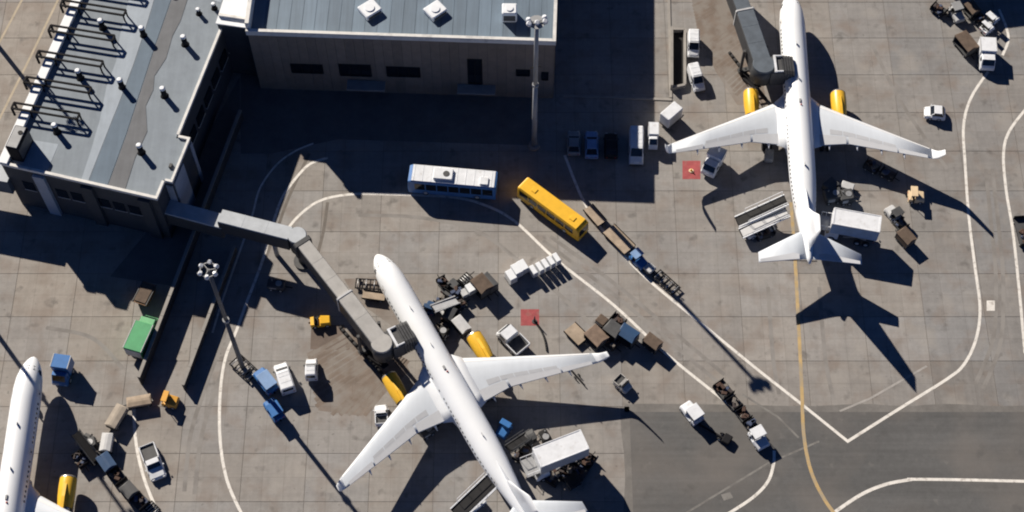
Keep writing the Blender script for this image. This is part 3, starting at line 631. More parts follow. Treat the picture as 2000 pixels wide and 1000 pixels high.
        for q in (-.42, .42): MB().cyl((S0-22.4,gy+q-.19,.58),(S0-22.4,gy+q+.19,.58),.58,n=18).build('wheel', M_black, gg)
        # cabin windows, doors
        cw = MB()
        for k in range(46):
            s = 6.6 + k*0.6
            if any(abs(s-q) < 0.6 for q in (12.6, 19.5, 21.0)): continue
            a0, a1 = sg*radians(70), sg*radians(78)
            q = [fus_pt(s-.13,a0,.012),fus_pt(s+.13,a0,.012),fus_pt(s+.13,a1,.012),fus_pt(s-.13,a1,.012)]
            cw.add(q, [(0,1,2,3) if sg < 0 else (3,2,1,0)])
        o = cw.build('cabin_window_row', M_glass, t); o['kind'] = 'stuff'
        for s, hw in ((5.3,.42),(12.6,.4),(25.0,.4),(33.6,.42)):
            vs = []; na = 5
            for i in range(na+1):
                th = sg*(radians(58)+radians(50)*i/na); vs += [fus_pt(s-hw,th,.014), fus_pt(s+hw,th,.014)]
            dr = MB().add(vs, [(2*i,2*i+1,2*i+3,2*i+2) if sg < 0 else (2*i+2,2*i+3,2*i+1,2*i) for i in range(na)], True).build('door', M_slat, t)
            th = sg*radians(70); MB().add([fus_pt(s-.12,th,.02),fus_pt(s+.12,th,.02),fus_pt(s+.12,th+sg*.12,.02),fus_pt(s-.12,th+sg*.12,.02)], [(0,1,2,3) if sg < 0 else (3,2,1,0)]).build('door_window', M_glass, dr)
        for a0, a1, s0, s1 in ((3,33,1.75,2.35),(36,62,1.85,2.5),(64,82,2.1,2.8)):    # windscreen panes
            q = [fus_pt(s0,sg*radians(a0),.02),fus_pt(s0+.05,sg*radians(a1),.02),fus_pt(s1+.1,sg*radians(a1),.02),fus_pt(s1,sg*radians(a0),.02)]
            MB().add(q, [(3,2,1,0) if sg < 0 else (0,1,2,3)]).build('windscreen_pane', M_glass, t)
    fin = MB().loft([foil_ring(0,le,te,z,tt,1,True) for z, le, te, tt in ((4.7,33.2,40.1,.22),(6.0,34.6,40.3,.2),(9.0,36.9,40.9,.15),(12.5,39.3,41.6,.09))], smooth=True).build('tail_fin', M_fuse, t)
    MB().loft([[(S0-31.2,0,5.45),(S0-31.3,.02,5.4),(S0-31.3,-.02,5.4)],[(S0-35.3,0,6.6),(S0-35.3,.15,5.2),(S0-35.3,-.15,5.2)]]).build('dorsal_fillet', M_fuse, fin)
    ng = MB().cyl((S0-5.6,0,.4),(S0-5.5,0,2.2),.1,n=10).build('nose_gear', M_lgrey, t)
    for q in (-.28, .28): MB().cyl((S0-5.6,q-.11,.4),(S0-5.6,q+.11,.4),.4,n=16).build('wheel', M_black, ng)
    for s, h, l in ((9.5,.3,.35),(15.0,.28,.3),(28.0,.35,.4)): MB().prism([(S0-s,.03),(S0-s-l,.03),(S0-s-l,-.03),(S0-s,-.03)], 5.6, 5.68+h).build('antenna', M_lgrey, t)
    MB().cyl((S0-19.2,-.1,5.6),(S0-19.2,-.1,5.78),.14,.06,n=10).build('beacon', M_red, t)
    MB().cbox(S0-18.9,S0-18.3,-.14,.14,5.6,5.76,.05).build('antenna_fairing', M_grey, t)
    return t
def put(t, nose_px, heading):
    n = G(*nose_px, 3.3); d = Vector((cos(heading), sin(heading)))
    t.location = (n.x - d.x*S0, n.y - d.y*S0, 0); t.rotation_euler = (0, 0, heading)
a1 = aircraft('white airliner with yellow engines parked in the middle of the picture'); put(a1, (735, 497), radians(118.3))
a2 = copy_tree(a1); a2['label'] = 'white airliner at upper right, nose at the top edge, whole tail shadow showing'; put(a2, (1542, -10), radians(88.6))
a3 = copy_tree(a1); a3['label'] = 'white airliner cut off by the lower left corner'; put(a3, (66, 696), radians(90.2))

# ================================================================== VEHICLES AND GROUND EQUIPMENT
WH = {}
def wheels(t, xs, y, r=0.33, wd=0.22, nm='wheel'):
    key = (r, wd)
    if key not in WH:
        WH[key] = (MB().cyl((0,-wd/2,0),(0,wd/2,0),r,n=14).mesh('wheel', M_black), MB().cyl((0,-wd/2-.012,0),(0,wd/2+.012,0),r*.55,n=10).mesh('rim', M_lgrey))
    for x in xs:
        for s in (-1, 1):
            o = inst(WH[key][0], nm, t, (x, s*y, r)); inst(WH[key][1], 'rim', o)
def rr(x, w0, w1, z0, z1, r=0.1):                         # cross-section of a body: sill, waist, roof edge
    zm = z0+(z1-z0)*0.55
    return [(x,-w0,z0),(x,w0,z0),(x,w0*1.0,zm),(x,w1,z1-r),(x,w1-r,z1),(x,-w1+r,z1),(x,-w1,z1-r),(x,-w0,zm)]
def lights(t, xf, xr, y, z):
    for s in (-1, 1):
        MB().box(xf-.03, xf+.03, s*y-.14, s*y+.14, z-.07, z+.07).build('headlight', M_lamp, t)
        MB().box(xr-.03, xr+.03, s*y-.11, s*y+.11, z-.07, z+.09).build('tail_light', M_red, t)
def van(label, a, b, paint=M_vwhite, W=1.9, H=2.1, L=None, group=None, name='van', cat='van', z=None):
    loc, rz, l = spot(a, b, H if z is None else z); L = L or l; t = thing(name, label, cat, loc, rz, group); h = L/2; w_ = W/2
    MB().loft([rr(-h,w_*.96,w_*.86,.32,H-.06,.1), rr(-h+.12,w_,w_*.9,.3,H,.12), rr(h-1.75,w_,w_*.9,.3,H,.12), rr(h-1.45,w_,w_*.88,.3,H-.05,.12), rr(h-.72,w_,w_*.88,.3,1.2,.08), rr(h-.15,w_*.97,w_*.84,.3,.98,.08), rr(h,w_*.9,w_*.8,.34,.75,.08)]).build('body', paint, t)
    k = .02
    MB().add([(h-1.43,-w_*.76,H-.05+k),(h-1.43,w_*.76,H-.05+k),(h-.76,w_*.8,1.25+k),(h-.76,-w_*.8,1.25+k)], [(0,3,2,1)]).build('windscreen', M_glass, t)
    for s in (-1, 1):
        MB().box(h-1.95, h-1.15, s*(w_*.95)-.03, s*(w_*.95)+.03, 1.3, H-.35).build('side_window', M_glass, t)
        MB().box(h-1.12, h-.97, s*(w_+.1)-.09, s*(w_+.1)+.09, 1.2, 1.42).build('mirror', M_dgrey, t)
    MB().box(-h-.02, -h+.01, -w_*.7, w_*.7, 1.3, H-.3).build('rear_window', M_glass, t)
    MB().box(h-.06, h+.07, -w_*.88, w_*.88, .32, .55).build('bumper', M_dgrey, t)
    for x in (-h*.55, -h*.15, h*.1): MB().box(x-.03, x+.03, -w_*.7, w_*.7, H-.005, H+.02).build('roof_rib', paint, t)
    lights(t, h-.01, -h, w_*.7, .78); wheels(t, (h-.95, -h+.85), w_-.1); return t
def car(label, a, b, paint, L=None, W=1.75, group=None, pickup=False, name='car', cat='car', z=1.4):
    loc, rz, l = spot(a, b, z); L = L or l; t = thing(name, label, cat, loc, rz, group); h = L/2; w_ = W/2
    MB().loft([rr(-h,w_*.9,w_*.82,.32,.72,.06), rr(-h+.18,w_,w_*.92,.26,.92,.08), rr(-h*.1,w_,w_*.95,.24,.96,.08), rr(h*.45,w_,w_*.92,.24,.92,.1), rr(h-.2,w_*.97,w_*.84,.26,.74,.1), rr(h,w_*.84,w_*.74,.32,.58,.08)]).build('body', paint, t)
    x0, x1, x2, x3 = (-h*.08, -h*.02, h*.22, h*.42) if pickup else (-h*.86, -h*.55, h*.12, h*.48)
    MB().loft([[(x0,-w_*.86,.93),(x0,w_*.86,.93),(x3,w_*.84,.9),(x3,-w_*.84,.9)], [(x1,-w_*.7,1.4),(x1,w_*.7,1.4),(x2,w_*.7,1.4),(x2,-w_*.7,1.4)]][::1]).build('greenhouse', M_glass, t)
    rf = MB().cbox(x1-.06, x2+.06, -w_*.74, w_*.74, 1.385, 1.46, .03).build('roof', paint, t)
    for xx, xt in ((x0,x1),(x3,x2)):
        for s in (-1, 1): MB().beam((xx, s*w_*.86, .93), (xt, s*w_*.72, 1.42), .07, .07).build('pillar', paint, t)
    if pickup:
        MB().box(-h+.12, x0-.15, -w_*.8, w_*.8, .93, .975).build('bed_floor', M_dgrey, t)
        for s in (-1, 1): MB().box(-h+.1, x0-.1, s*w_*.9-.05, s*w_*.9+.05, .9, 1.2).build('bed_side', paint, t)
        MB().box(-h+.05, -h+.11, -w_*.85, w_*.85, .88, 1.18).build('tailgate', paint, t)
    for s in (-1, 1): MB().box(h*.36, h*.42, s*(w_+.07)-.08, s*(w_+.07)+.08, .95, 1.08).build('mirror', paint, t)
    lights(t, h-.03, -h+.02, w_*.65, .62); wheels(t, (h-.8, -h+.78), w_-.09, .31, .2); return t
def box_truck(label, a, b, paint=M_vwhite, box=M_vwhite, W=2.3, H=2.9, cabL=1.6, group=None, name='box_truck', cat='truck', open_bed=False, z=None, L=None):
    loc, rz, l = spot(a, b, H if z is None else z); L = L or l; t = thing(name, label, cat, loc, rz, group); h = L/2; w_ = W/2
    MB().box(-h, h-.3, -.45, .45, .55, .8).build('chassis', M_dgrey, t)
    cx = h-cabL
    MB().loft([rr(cx,w_*.92,w_*.84,.5,2.1,.1), rr(h-.65,w_*.93,w_*.84,.5,2.12,.1), rr(h-.2,w_*.93,w_*.84,.5,1.35,.08), rr(h,w_*.88,w_*.8,.5,1.1,.06)]).build('cab', paint, t)
    MB().add([(h-.63,-w_*.74,2.09),(h-.63,w_*.74,2.09),(h-.17,w_*.76,1.4),(h-.17,-w_*.76,1.4)], [(0,3,2,1)]).build('windscreen', M_glass, t)
    for s in (-1, 1): MB().box(cx+.4, h-.75, s*w_*.9-.03, s*w_*.9+.03, 1.3, 1.85).build('side_window', M_glass, t)
    if open_bed:
        MB().box(-h, cx-.12, -w_, w_, .85, 1.0).build('bed_floor', M_dgrey, t)
        for s in (-1, 1): MB().box(-h, cx-.12, s*w_-.05, s*w_+.05, .95, 1.45).build('bed_side', box, t)
        MB().box(-h-.05, -h+.03, -w_, w_, .95, 1.45).build('tailgate', box, t)
    else:
        bx = MB().cbox(-h, cx-.12, -w_, w_, .85, H, .06).build('cargo_box', box, t)
        MB().box(-h-.03, -h+.005, -w_*.9, w_*.9, 1.0, H-.2).build('roller_door', M_lgrey, bx)
        for s in (-1, 1): MB().box(-h+.02, cx-.14, s*w_-.04, s*w_+.04, H-.12, H+.03).build('roof_rail', M_lgrey, bx)
    lights(t, h-.02, -h, w_*.7, .8); wheels(t, (h-.85, -h+1.0), w_-.15, .42, .3); return t
def bus(label, a, b, body, roofm, W, H, ac=True, skirt=None, group=None):
    loc, rz, L = spot(a, b, H); t = thing('apron_bus', label, 'bus', loc, rz); h = L/2; w_ = W/2
    MB().loft([rr(-h,w_*.96,w_*.9,.35,H-.08,.1), rr(-h+.15,w_,w_*.97,.3,H-.02,.12), rr(h-.5,w_,w_*.97,.3,H-.02,.12), rr(h-.1,w_*.97,w_*.93,.3,H-.25,.1), rr(h,w_*.9,w_*.86,.35,1.2,.1)]).build('body', body, t)
    rf = MB().cbox(-h+.2, h-.55, -w_*.9, w_*.9, H-.018, H+.05, .03).build('roof', roofm, t)
    n = max(5, int(L/1.5))
    for k in range(n):
        x0 = -h+.4+k*(L-1.2)/n; x1 = x0+(L-1.2)/n-.14
        for s in (-1, 1): MB().box(x0, x1, s*w_*.99-.025, s*w_*.99+.025, 1.25, H-.5).build('side_window', M_glass, t)
    MB().add([(h-.08,-w_*.8,H-.35),(h-.08,w_*.8,H-.35),(h+.02,w_*.8,1.25),(h+.02,-w_*.8,1.25)], [(0,3,2,1)]).build('windscreen', M_glass, t)
    for k in range(int(L/1.1) if ac else 0): MB().box(-h+.6+k*1.1, -h+.66+k*1.1, -w_*.86, w_*.86, H+.045, H+.08).build('roof_rib', roofm, rf)
    if ac:
        u = MB().cbox(-.1, 2.4, -w_*.62, w_*.62, H+.05, H+.42, .08).build('air_conditioner', M_vwhite, rf)
        fan = MB().cyl((.75,0,H+.42),(.75,0,H+.46),.42,n=16).build('fan', M_dgrey, rf)
        MB().cbox(-h+1.0, -h+2.1, -.1, w_*.75, H+.05, H+.25, .05).build('roof_hatch', M_vwhite, rf)
    else:
        for x in (-h+1.6, h-2.2): MB().cbox(x, x+.7, -.35, .35, H+.05, H+.14, .03).build('roof_hatch', roofm, rf)
    lights(t, h-.02, -h, w_*.75, .7)
    wheels(t, (h-2.3, -h+2.4), w_-.14, .46, .28); return t
def tractor(label, a, b, paint, roof=None, L=None, W=1.45, group=None, z=1.0):
    loc, rz, l = spot(a, b, z); L = L or l; t = thing('baggage_tractor', label, 'tractor', loc, rz, group); h = L/2; w_ = W/2
    MB().loft([rr(-h,w_*.95,w_*.9,.3,.85,.05), rr(-h+.5,w_,w_*.95,.25,.9,.06), rr(-h+.55,w_,w_*.95,.25,.55,.06), rr(h-1.25,w_,w_*.95,.25,.55,.06), rr(h-1.2,w_,w_*.92,.25,1.05,.08), rr(h-.1,w_*.96,w_*.85,.25,.92,.1), rr(h,w_*.9,w_*.8,.3,.8,.08)]).build('body', paint, t)
    st = MB().cbox(-h+.55, -h+1.0, -.55, .55, .55, .75, .05).build('seat', M_black, t); MB().cbox(-h+.45, -h+.58, -.55, .55, .7, 1.15, .04).build('seat_back', M_black, t)
    MB().cyl((h-1.3,.3,.95),(h-1.5,.3,1.12),.04,n=8).cyl((h-1.5,.3,1.12),(h-1.53,.3,1.15),.2,n=14).build('steering_wheel', M_black, t)
    if roof:
        p = MB()
        for x in (-h+.25, h-1.2):
            for s in (-1, 1): p.beam((x, s*w_*.85, .6), (x, s*w_*.85, 1.85), .06, .06)
        p.build('cab_frame', M_dgrey, t); MB().cbox(-h+.1, h-1.0, -w_*.95, w_*.95, 1.85, 1.95, .04).build('canopy', roof, t)
        MB().box(h-1.2, h-1.17, -w_*.8, w_*.8, 1.1, 1.8).build('windscreen', M_glass, t)
    MB().box(-h-.25, -h+.02, -.1, .1, .4, .5).build('tow_hook', M_dsteel, t)
    lights(t, h-.05, -h, w_*.6, .65); wheels(t, (h-.45, -h+.5), w_-.08, .3, .2); return t
def cart(label, a, b, roofm=M_brown, kind='canopy', W=1.5, H=1.9, L=None, group=None, seed=0, z=None, name='baggage_cart'):
    r = random.Random(seed)
    loc, rz, l = spot(a, b, (H if kind in ('canopy','box') else .6) if z is None else z); L = L or l
    t = thing(name, label, 'cart', loc, rz, group); h = L/2; w_ = W/2
    fr = MB(); fr.box(-h,h,-w_,-w_+.12,.38,.52).box(-h,h,w_-.12,w_,.38,.52)
    for k in range(5): x = -h+.06+k*(L-.12)/4; fr.box(x-.06,x+.06,-w_+.12,w_-.12,.39,.51)
    fr.build('frame', M_dsteel, t)
    wheels(t, (h-.45, -h+.45), w_-.12, .22, .14)
    MB().beam((h,0,.4),(h+.75,0,.35),.08,.08).build('drawbar', M_dsteel, t)
    if kind == 'ladder':
        for k in range(4): x = -h+.3+k*(L-.6)/3; MB().cyl((x,-w_+.1,.5),(x,w_-.1,.5),.06,n=8).build('roller', M_steel, t)
        return t
    MB().box(-h+.02,h-.02,-w_+.02,w_-.02,.525,.58).build('deck', M_tan if kind == 'flat' else M_dgrey, t)
    if kind == 'flat':
        for s in (-1, 1): MB().box(-h,h,s*w_-.03,s*w_+.03,.55,.75).build('side_rail', M_dsteel, t)
        return t
    if kind == 'bags':
        for k in range(9):
            x = r.uniform(-h+.35, h-.35); y = r.uniform(-w_+.3, w_-.3); z0 = .585 + (.3 if k > 5 else 0)
            o = MB().cbox(-.35,.35,-.22,.22,0,.28,.06).build('suitcase', r.choice(M_bag), t, (x,y,z0)); o.rotation_euler = (0,0,r.uniform(0,pi))
        for x in (-h+.04, h-.04): MB().box(x-.03,x+.03,-w_,w_,.58,1.15).build('end_board', M_dsteel, t)
        return t
    if kind == 'box':
        bx = MB().cbox(-h,h,-w_,w_,.585,H,.08).build('cargo_box', roofm, t)
        MB().box(-h*.8,h*.8,-w_-.02,-w_+.01,.7,H-.2).build('curtain', M_lgrey, bx); return t
    for x in (-h+.06, h-.06):
        MB().box(x-.04,x+.04,-w_+.02,w_-.02,.585,H-.06).build('end_board', M_dgrey, t)
    MB().box(-h+.1,h-.1,w_-.06,w_-.03,.6,H-.06).build('curtain', roofm, t)
    rf = MB().loft([[(-h-.05,-w_,H-.06),(h+.05,-w_,H-.06),(h+.05,w_,H-.06),(-h-.05,w_,H-.06)],[(-h-.05,-w_,H),(h+.05,-w_,H),(h+.05,w_,H),(-h-.05,w_,H)],[(-h+.1,-.15,H+.1),(h-.1,-.15,H+.1),(h-.1,.15,H+.1),(-h+.1,.15,H+.1)]]).build('canopy', roofm, t)
    for k in range(3):
        o = MB().cbox(-.35,.35,-.24,.24,0,.5,.06).build('suitcase', r.choice(M_bag), t, (-h*.6+k*h*.6, 0, .585)); o.rotation_euler = (0,0,r.uniform(-.3,.3))
    return t
def container(label, px, rz, paint=M_white, group=None, sx=1.0, sy=1.35, H=1.5):
    p = G(*px, H); t = thing('cargo_container', label, 'container', (p.x, p.y, 0), rz, group); a, b = sx/2, sy/2
    MB().loft([[(-a,-b*.7,.2),(a,-b*.7,.2),(a,b,.2),(-a,b,.2)],[(-a,-b,.55),(a,-b,.55),(a,b,.55),(-a,b,.55)],[(-a,-b,H-.05),(a,-b,H-.05),(a,b,H-.05),(-a,b,H-.05)],[(-a+.05,-b+.05,H),(a-.05,-b+.05,H),(a-.05,b-.05,H),(-a+.05,b-.05,H)]]).build('shell', paint, t)
    MB().box(-a*.85,a*.85,-b-.025,-b+.01,.6,H-.12).build('door', M_lgrey, t)
    MB().box(-a-.03,a+.03,-b*.72,b+.03,.1,.2).build('base_frame', M_dsteel, t)
    wheels(t, (-a*.7, a*.7), b*.6, .1, .08, 'castor'); return t
def belt_loader(label, a, b, paint=M_vwhite, z0=1.0, z1=3.2, W=1.1, group=None, rails=True, belt=M_black):
    """a: low end, b: high end against the fuselage"""
    loc, rz, L = spot(a, b, 1.6); t = thing('belt_loader', label, 'belt loader', loc, rz, group); h = L/2; w_ = W/2
    MB().cbox(-h*.75, h*.45, -.85, .85, .3, .8, .1).build('chassis', paint, t)
    MB().cbox(-h*.1, h*.25, .45, .95, .8, 1.15, .06).build('seat', M_black, t)
    MB().beam((-h,0,z0),(h,0,z1),W,.16).build('conveyor_frame', M_dsteel, t)
    MB().beam((-h+.1,0,z0+.14),(h-.1,0,z1+.14),W*.72,.05).build('belt', belt, t)
    for s in (-1, 1):
        MB().beam((-h,s*w_,z0+.16),(h,s*w_,z1+.16),.14,.2).build('side_beam', paint, t)
        if rails:
            rl = MB(); rl.beam((-h*.6,s*(w_+.1),z0+1.0+(z1-z0)*.2),(h*.9,s*(w_+.1),z1+.95),.06,.06)
            for f in (.2,.45,.7,.95): x = -h+2*h*f; rl.beam((x,s*(w_+.1),z0+(z1-z0)*f),(x,s*(w_+.1),z0+(z1-z0)*f+.95),.05,.05)
            rl.build('handrail', paint, t)
    MB().beam((h*.1,0,.7),(h*.45,0,z0+(z1-z0)*.7),.2,.2).build('lift_arm', M_steel, t)
    wheels(t, (h*.25, -h*.55), .78, .34, .22); return t
def catering_truck(label, a, b, Hbox, W=2.5, front_px=None, side=M_lgrey, group=None, plat=1.6):
    """a: rear end of box, b: front end of box (towards the fuselage) at the box roof height"""
    loc, rz, L = spot(a, b, Hbox); t = thing('catering_truck', label, 'truck', loc, rz, group); h = L/2; w_ = W/2; zb = Hbox-2.3
    MB().box(-h+.2, h-.1, -.5, .5, .55, .85).build('chassis', M_dgrey, t)
    MB().loft([rr(h-1.3,w_*.9,w_*.84,.5,1.75,.1), rr(h-.2,w_*.9,w_*.84,.5,1.75,.1), rr(h+.25,w_*.9,w_*.84,.5,1.1,.1), rr(h+.35,w_*.86,w_*.8,.5,.9,.06)]).build('cab', M_vwhite, t)
    MB().add([(h-.17,-w_*.75,1.74),(h-.17,w_*.75,1.74),(h+.27,w_*.76,1.14),(h+.27,-w_*.76,1.14)], [(0,3,2,1)]).build('windscreen', M_glass, t)
    if zb > 1.3:
        for s in (-1, 1):
            MB().beam((-h*.6,s*.7,.9),(h*.35,s*.7,zb),.14,.2).build('scissor_arm', M_steel, t); MB().beam((h*.35,s*.82,.9),(-h*.6,s*.82,zb),.14,.2).build('scissor_arm', M_steel, t)
    bx = MB().cbox(-h, h, -w_, w_, zb, Hbox, .06).build('cargo_box', M_vwhite, t)
    for s in (-1, 1):
        MB().box(-h+.1,h-.1,s*w_-.02,s*w_+.02,zb+.1,Hbox-.15).build('side_panel', side, bx); MB().box(-h+.05,h-.05,s*w_*.96-.05,s*w_*.96+.05,Hbox-.01,Hbox+.05).build('roof_rail', M_vwhite, bx)
    for x in (-h+.12, h-.12): MB().box(x-.1,x+.1,-w_*.9,w_*.9,Hbox-.012,Hbox+.045).build('roof_rail', M_vwhite, bx)
    MB().box(-h-.025,-h+.01,-w_*.85,w_*.85,zb+.1,Hbox-.2).build('roller_door', M_lgrey, bx)
    MB().box(h+.02, h+plat, -w_*.85, w_*.85, zb+.02, zb+.16).build('platform', M_steel, t)
    for s in (-1, 1):
        r_ = MB(); r_.beam((h,s*w_*.85,zb+1.1),(h+plat,s*w_*.85,zb+1.1),.06,.06)
        for x in (h+.1, h+plat*.5, h+plat-.05): r_.beam((x,s*w_*.85,zb+.16),(x,s*w_*.85,zb+1.1),.05,.05)
        r_.build('handrail', M_vwhite, t)
    lights(t, h+.33, -h+.2, w_*.65, .75); wheels(t, (h-.5, -h+1.1, -h+2.2) if L > 6 else (h-.5, -h+1.1), w_-.2, .45, .3); return t
def lift(label, px, rz, paint=M_dgrey, H=1.6, L=2.6, W=1.6):
    """ground power unit on a trailer"""
    p = G(*px, H*.6); t = thing('ground_power_unit', label, 'power unit', (p.x, p.y, 0), rz, 'ground power units'); h = L/2; w_ = W/2
    MB().cbox(-h,h,-w_,w_,.45,H,.12).build('housing', paint, t)
    MB().cyl((h*.3,0,H-.01),(h*.3,0,H+.06),.4,n=14).build('fan', M_steel, t)
    MB().cyl((-h*.5,w_*.4,H-.01),(-h*.5,w_*.4,H+.3),.07,n=8).build('exhaust_pipe', M_steel, t)
    for s in (-1, 1): MB().box(-h*.7,h*.1,s*w_-.02,s*w_+.02,.65,H-.25).build('louvre', M_lgrey, t)
    MB().beam((h,0,.42),(h+.9,0,.35),.09,.09).build('drawbar', M_dsteel, t)
    wheels(t, (h-.5, -h+.5), w_-.05, .28, .18); return t

# --- buses
bus('white and blue apron bus standing in the terminal shade', (970,351), (797,336), M_busblue, M_vwhite, 2.7, 3.1)
bus('long bright yellow bus at the edge of the terminal shade', (1021,355), (1141,443), M_yellow, M_yellow, 2.15, 2.75, ac=False)
# --- parked cars
car('grey car at the left end of the row parked in the terminal shade', (1121,296), (1121,250), M_grey, group='parked cars in the shade')
car('light blue car second from the left in the row in the terminal shade', (1156,302), (1156,250), mat('pale_blue_paint',(0.22,0.34,0.55),0.35), group='parked cars in the shade')
car('black car between the light blue car and the white van', (1194,302), (1194,254), M_black, group='parked cars in the shade')
van('white van parked right of the black car, half in the shade', (1244,245), (1244,308), H=2.2, W=1.9)
box_truck('small white truck at the shade edge right of the parked van', (1277,238), (1277,278), H=2.3, W=1.3, cabL=1.1)
cart('tall white box trailer standing askew below the kerb corner', (1298,228), (1326,204), M_vwhite, 'box', 1.6, 2.6)
van('white van beside the walled pit, upper of two', (1356,56), (1356,100), W=1.6, H=2.0)
van('white van just below the walled pit, lower of two', (1354,122), (1369,166), W=1.6, H=2.0)
box_truck('white truck under the left wing tip of the upper right aircraft', (1406,286), (1384,326), W=2.1, H=2.7)
car('white car standing alone right of the upper right aircraft', (1849,216), (1808,212), M_vwhite, W=1.8)
# walled pit
_p = [G2(1311,62), G2(1337,62), G2(1337,170), G2(1311,176)]
pit = thing('walled_pit', 'narrow kerb-walled pit beside the yard kerb', 'pit', (*G2(1324,118),0))
_o = Vector(G2(1324,118))
for a, b, h_ in ((0,1,.7),(1,2,.7),(2,3,.7),(3,0,1.25)):
    p, q = Vector(_p[a])-_o, Vector(_p[b])-_o; MB().beam((*p,h_/2),(*q,h_/2),.32,h_).build('kerb_wall', M_wallc, pit)
MB().prism([tuple(Vector(p)*1.0-_o) for p in _p], .003, .02).build('pit_shade_floor', M_black, pit)  # black floor paints the shaded inside of the pit
# --- hydrant markers
for k, (px, lab) in enumerate((((1350,334),'small yellow hydrant marker on the red square by the shade edge'), ((1044,628),'small yellow hydrant marker on the red square by the central aircraft'))):
    p = G(*px); t = thing('hydrant_marker', lab, 'marker', (p.x, p.y, 0), 0, 'yellow hydrant markers')
    MB().cyl((0,0,.01),(0,0,.12),.34,.3,n=16).build('cover', M_cream if k == 0 else M_dgrey, t); MB().cyl((0,0,.12),(0,0,.5 + k*1.0),.16,.05,n=10).build('cone', M_yellow if k == 0 else M_dgrey, t)
def cable(label, px, r=.12):
    pts = smooth_path([G2(*p) for p in px], 5); b = MB()
    for p, q in zip(pts, pts[1:]): b.cyl((*p, r), (*q, r), r, n=8)
    return tag(b.build('fuel_hose', M_black), label, 'hose')
cable('black hose curving from the red square to under the wing', [(1045,630),(1056,645),(1064,664),(1068,686)])
# --- equipment round the central aircraft
gw = 'white cargo containers by the painted line'
wr = radians(30)
for i, px in enumerate(((1042,526),(1054,520),(1065,514),(1076,508),(1087,502))):
    container(('first','second','third','fourth','fifth')[i] + ' from the left in the row of five white containers', px, wr, group=gw, sx=.62, sy=1.3, H=1.55)
for px, lab in (((998,536),'white container at the lower left of the cluster left of the row of five'), ((1009,524),'white container in the middle of the cluster left of the row of five'), ((1021,517),'white container at the upper right of the cluster, nearest the row of five')):
    container(lab, px, wr, group=gw, sx=.95, sy=1.5, H=1.7)
cart('dark brown covered cart right of the small white container', (930,540), (952,566), M_brown, 'canopy', 1.9, 2.1)
container('small white container beside the dark brown covered cart', (919,561), wr, sx=1.0, sy=1.2, H=1.4)
container('grey container left of the small white one', (906,571), wr, M_lgrey, sx=.8, sy=1.0, H=1.1)
tractor('dark baggage tractor above the belt loader at the central aircraft', (868,572), (892,546), M_dgrey, None)
cart('open cart of bags between the dark tractor and the belt loader', (880,585), (902,556), kind='bags', seed=4)
belt_loader('belt loader with pale belt at the front hold of the central aircraft', (893,582), (846,610), M_lgrey, 1.0, 2.4, rails=False, belt=M_lgrey)
tractor('navy tractor against the nose side of the central aircraft', (836,610), (846,588), M_navy, M_navy)
cart('open cart of bags behind the yellow right engine of the central aircraft', (862,640), (888,612), kind='bags', seed=8)
cart('pale covered cart in front of the yellow right engine', (890,620), (912,646), M_lgrey, 'canopy', 1.4, 1.6)
box_truck('white flatbed fuel truck at the right wing of the central aircraft', (1022,676), (980,634), W=2.2, H=2.2, open_bed=True, cabL=1.9)
# brown carts beyond the right wing tip
cart('brown open cart farthest left of the group beyond the wing tip', (1112,638), (1140,666), M_brown, 'flat', 1.9, .9)
cart('tan-topped covered cart second from the left beyond the wing tip', (1152,642), (1178,668), mat('kraft_cover',(0.2,0.145,0.11),0.85,var=.25), 'canopy', 2.0, 1.7)
cart('small brown cart behind the tan-topped covered cart', (1168,618), (1184,630), M_brown, 'box', 1.2, 1.2)
cart('dark covered cart in the middle of the group beyond the wing tip', (1186,632), (1210,650), M_dgrey, 'canopy', 1.8, 2.2)
cart('navy covered cart touching the painted line', (1212,640), (1242,660), M_navy, 'canopy', 1.8, 2.2)
cart('brown bag cart standing on the painted line beyond the navy cart', (1262,656), (1288,676), M_brown, 'canopy', 1.5, 1.7)
car('small silver car alone below the right wing tip', (1204,734), (1230,756), mat('silver_paint',(0.5,0.49,0.47),0.35,.3), pickup=True, W=1.5)
tb = thing('tow_bar', 'thin dark bar in place of a post shadow below the right wing', 'tow bar', (*G2(1125,735),0), atan2(G(1140,752).y-G(1110,718).y, G(1140,752).x-G(1110,718).x))  # dark bar laid where a thin post shadow falls
MB().beam((-1.7,0,.25),(1.7,0,.25),.14,.14).build('bar', M_dsteel, tb); MB().beam((-1.7,-.4,.25),(-1.7,.4,.25),.14,.14).build('head', M_dsteel, tb); wheels(tb, (0.2,), .3, .25, .12)
# tug with tow bar, right of the aircraft
tractor('white pushback tug on the asphalt edge with a long tow bar', (1366,822), (1338,786), M_vwhite, M_vwhite, W=1.7)
tb = thing('tow_bar', 'long dark tow bar trailing behind the white pushback tug', 'tow bar', (*G2(1390,845),0), atan2(G(1416,858).y-G(1366,830).y, G(1416,858).x-G(1366,830).x))
MB().beam((-1.8,0,.3),(1.8,0,.3),.2,.18).build('bar', M_dsteel, tb); MB().cbox(1.5,2.5,-.6,.6,.2,.8,.08).build('head', M_dsteel, tb); wheels(tb, (1.2,), .4, .3, .15)
# train on the line at lower right
cg = 'dark carts in the train behind the white tug'
cart('last dark cart of the train behind the white tug on the line', (1402,748), (1424,774), kind='bags', W=1.7, group=cg, seed=2)
cart('third dark cart behind the white tug on the line', (1427,778), (1442,797), kind='bags', W=1.3, group=cg, seed=3)
cart('second dark cart behind the white tug on the line', (1445,800), (1460,820), kind='bags', W=1.4, group=cg, seed=5)
cart('dark cart directly behind the white tug on the line', (1462,823), (1476,841), kind='bags', W=1.4, group=cg, seed=6)
tractor('white tug leading the train of dark carts on the line', (1472,838), (1494,872), M_vwhite, M_vwhite, W=1.7)
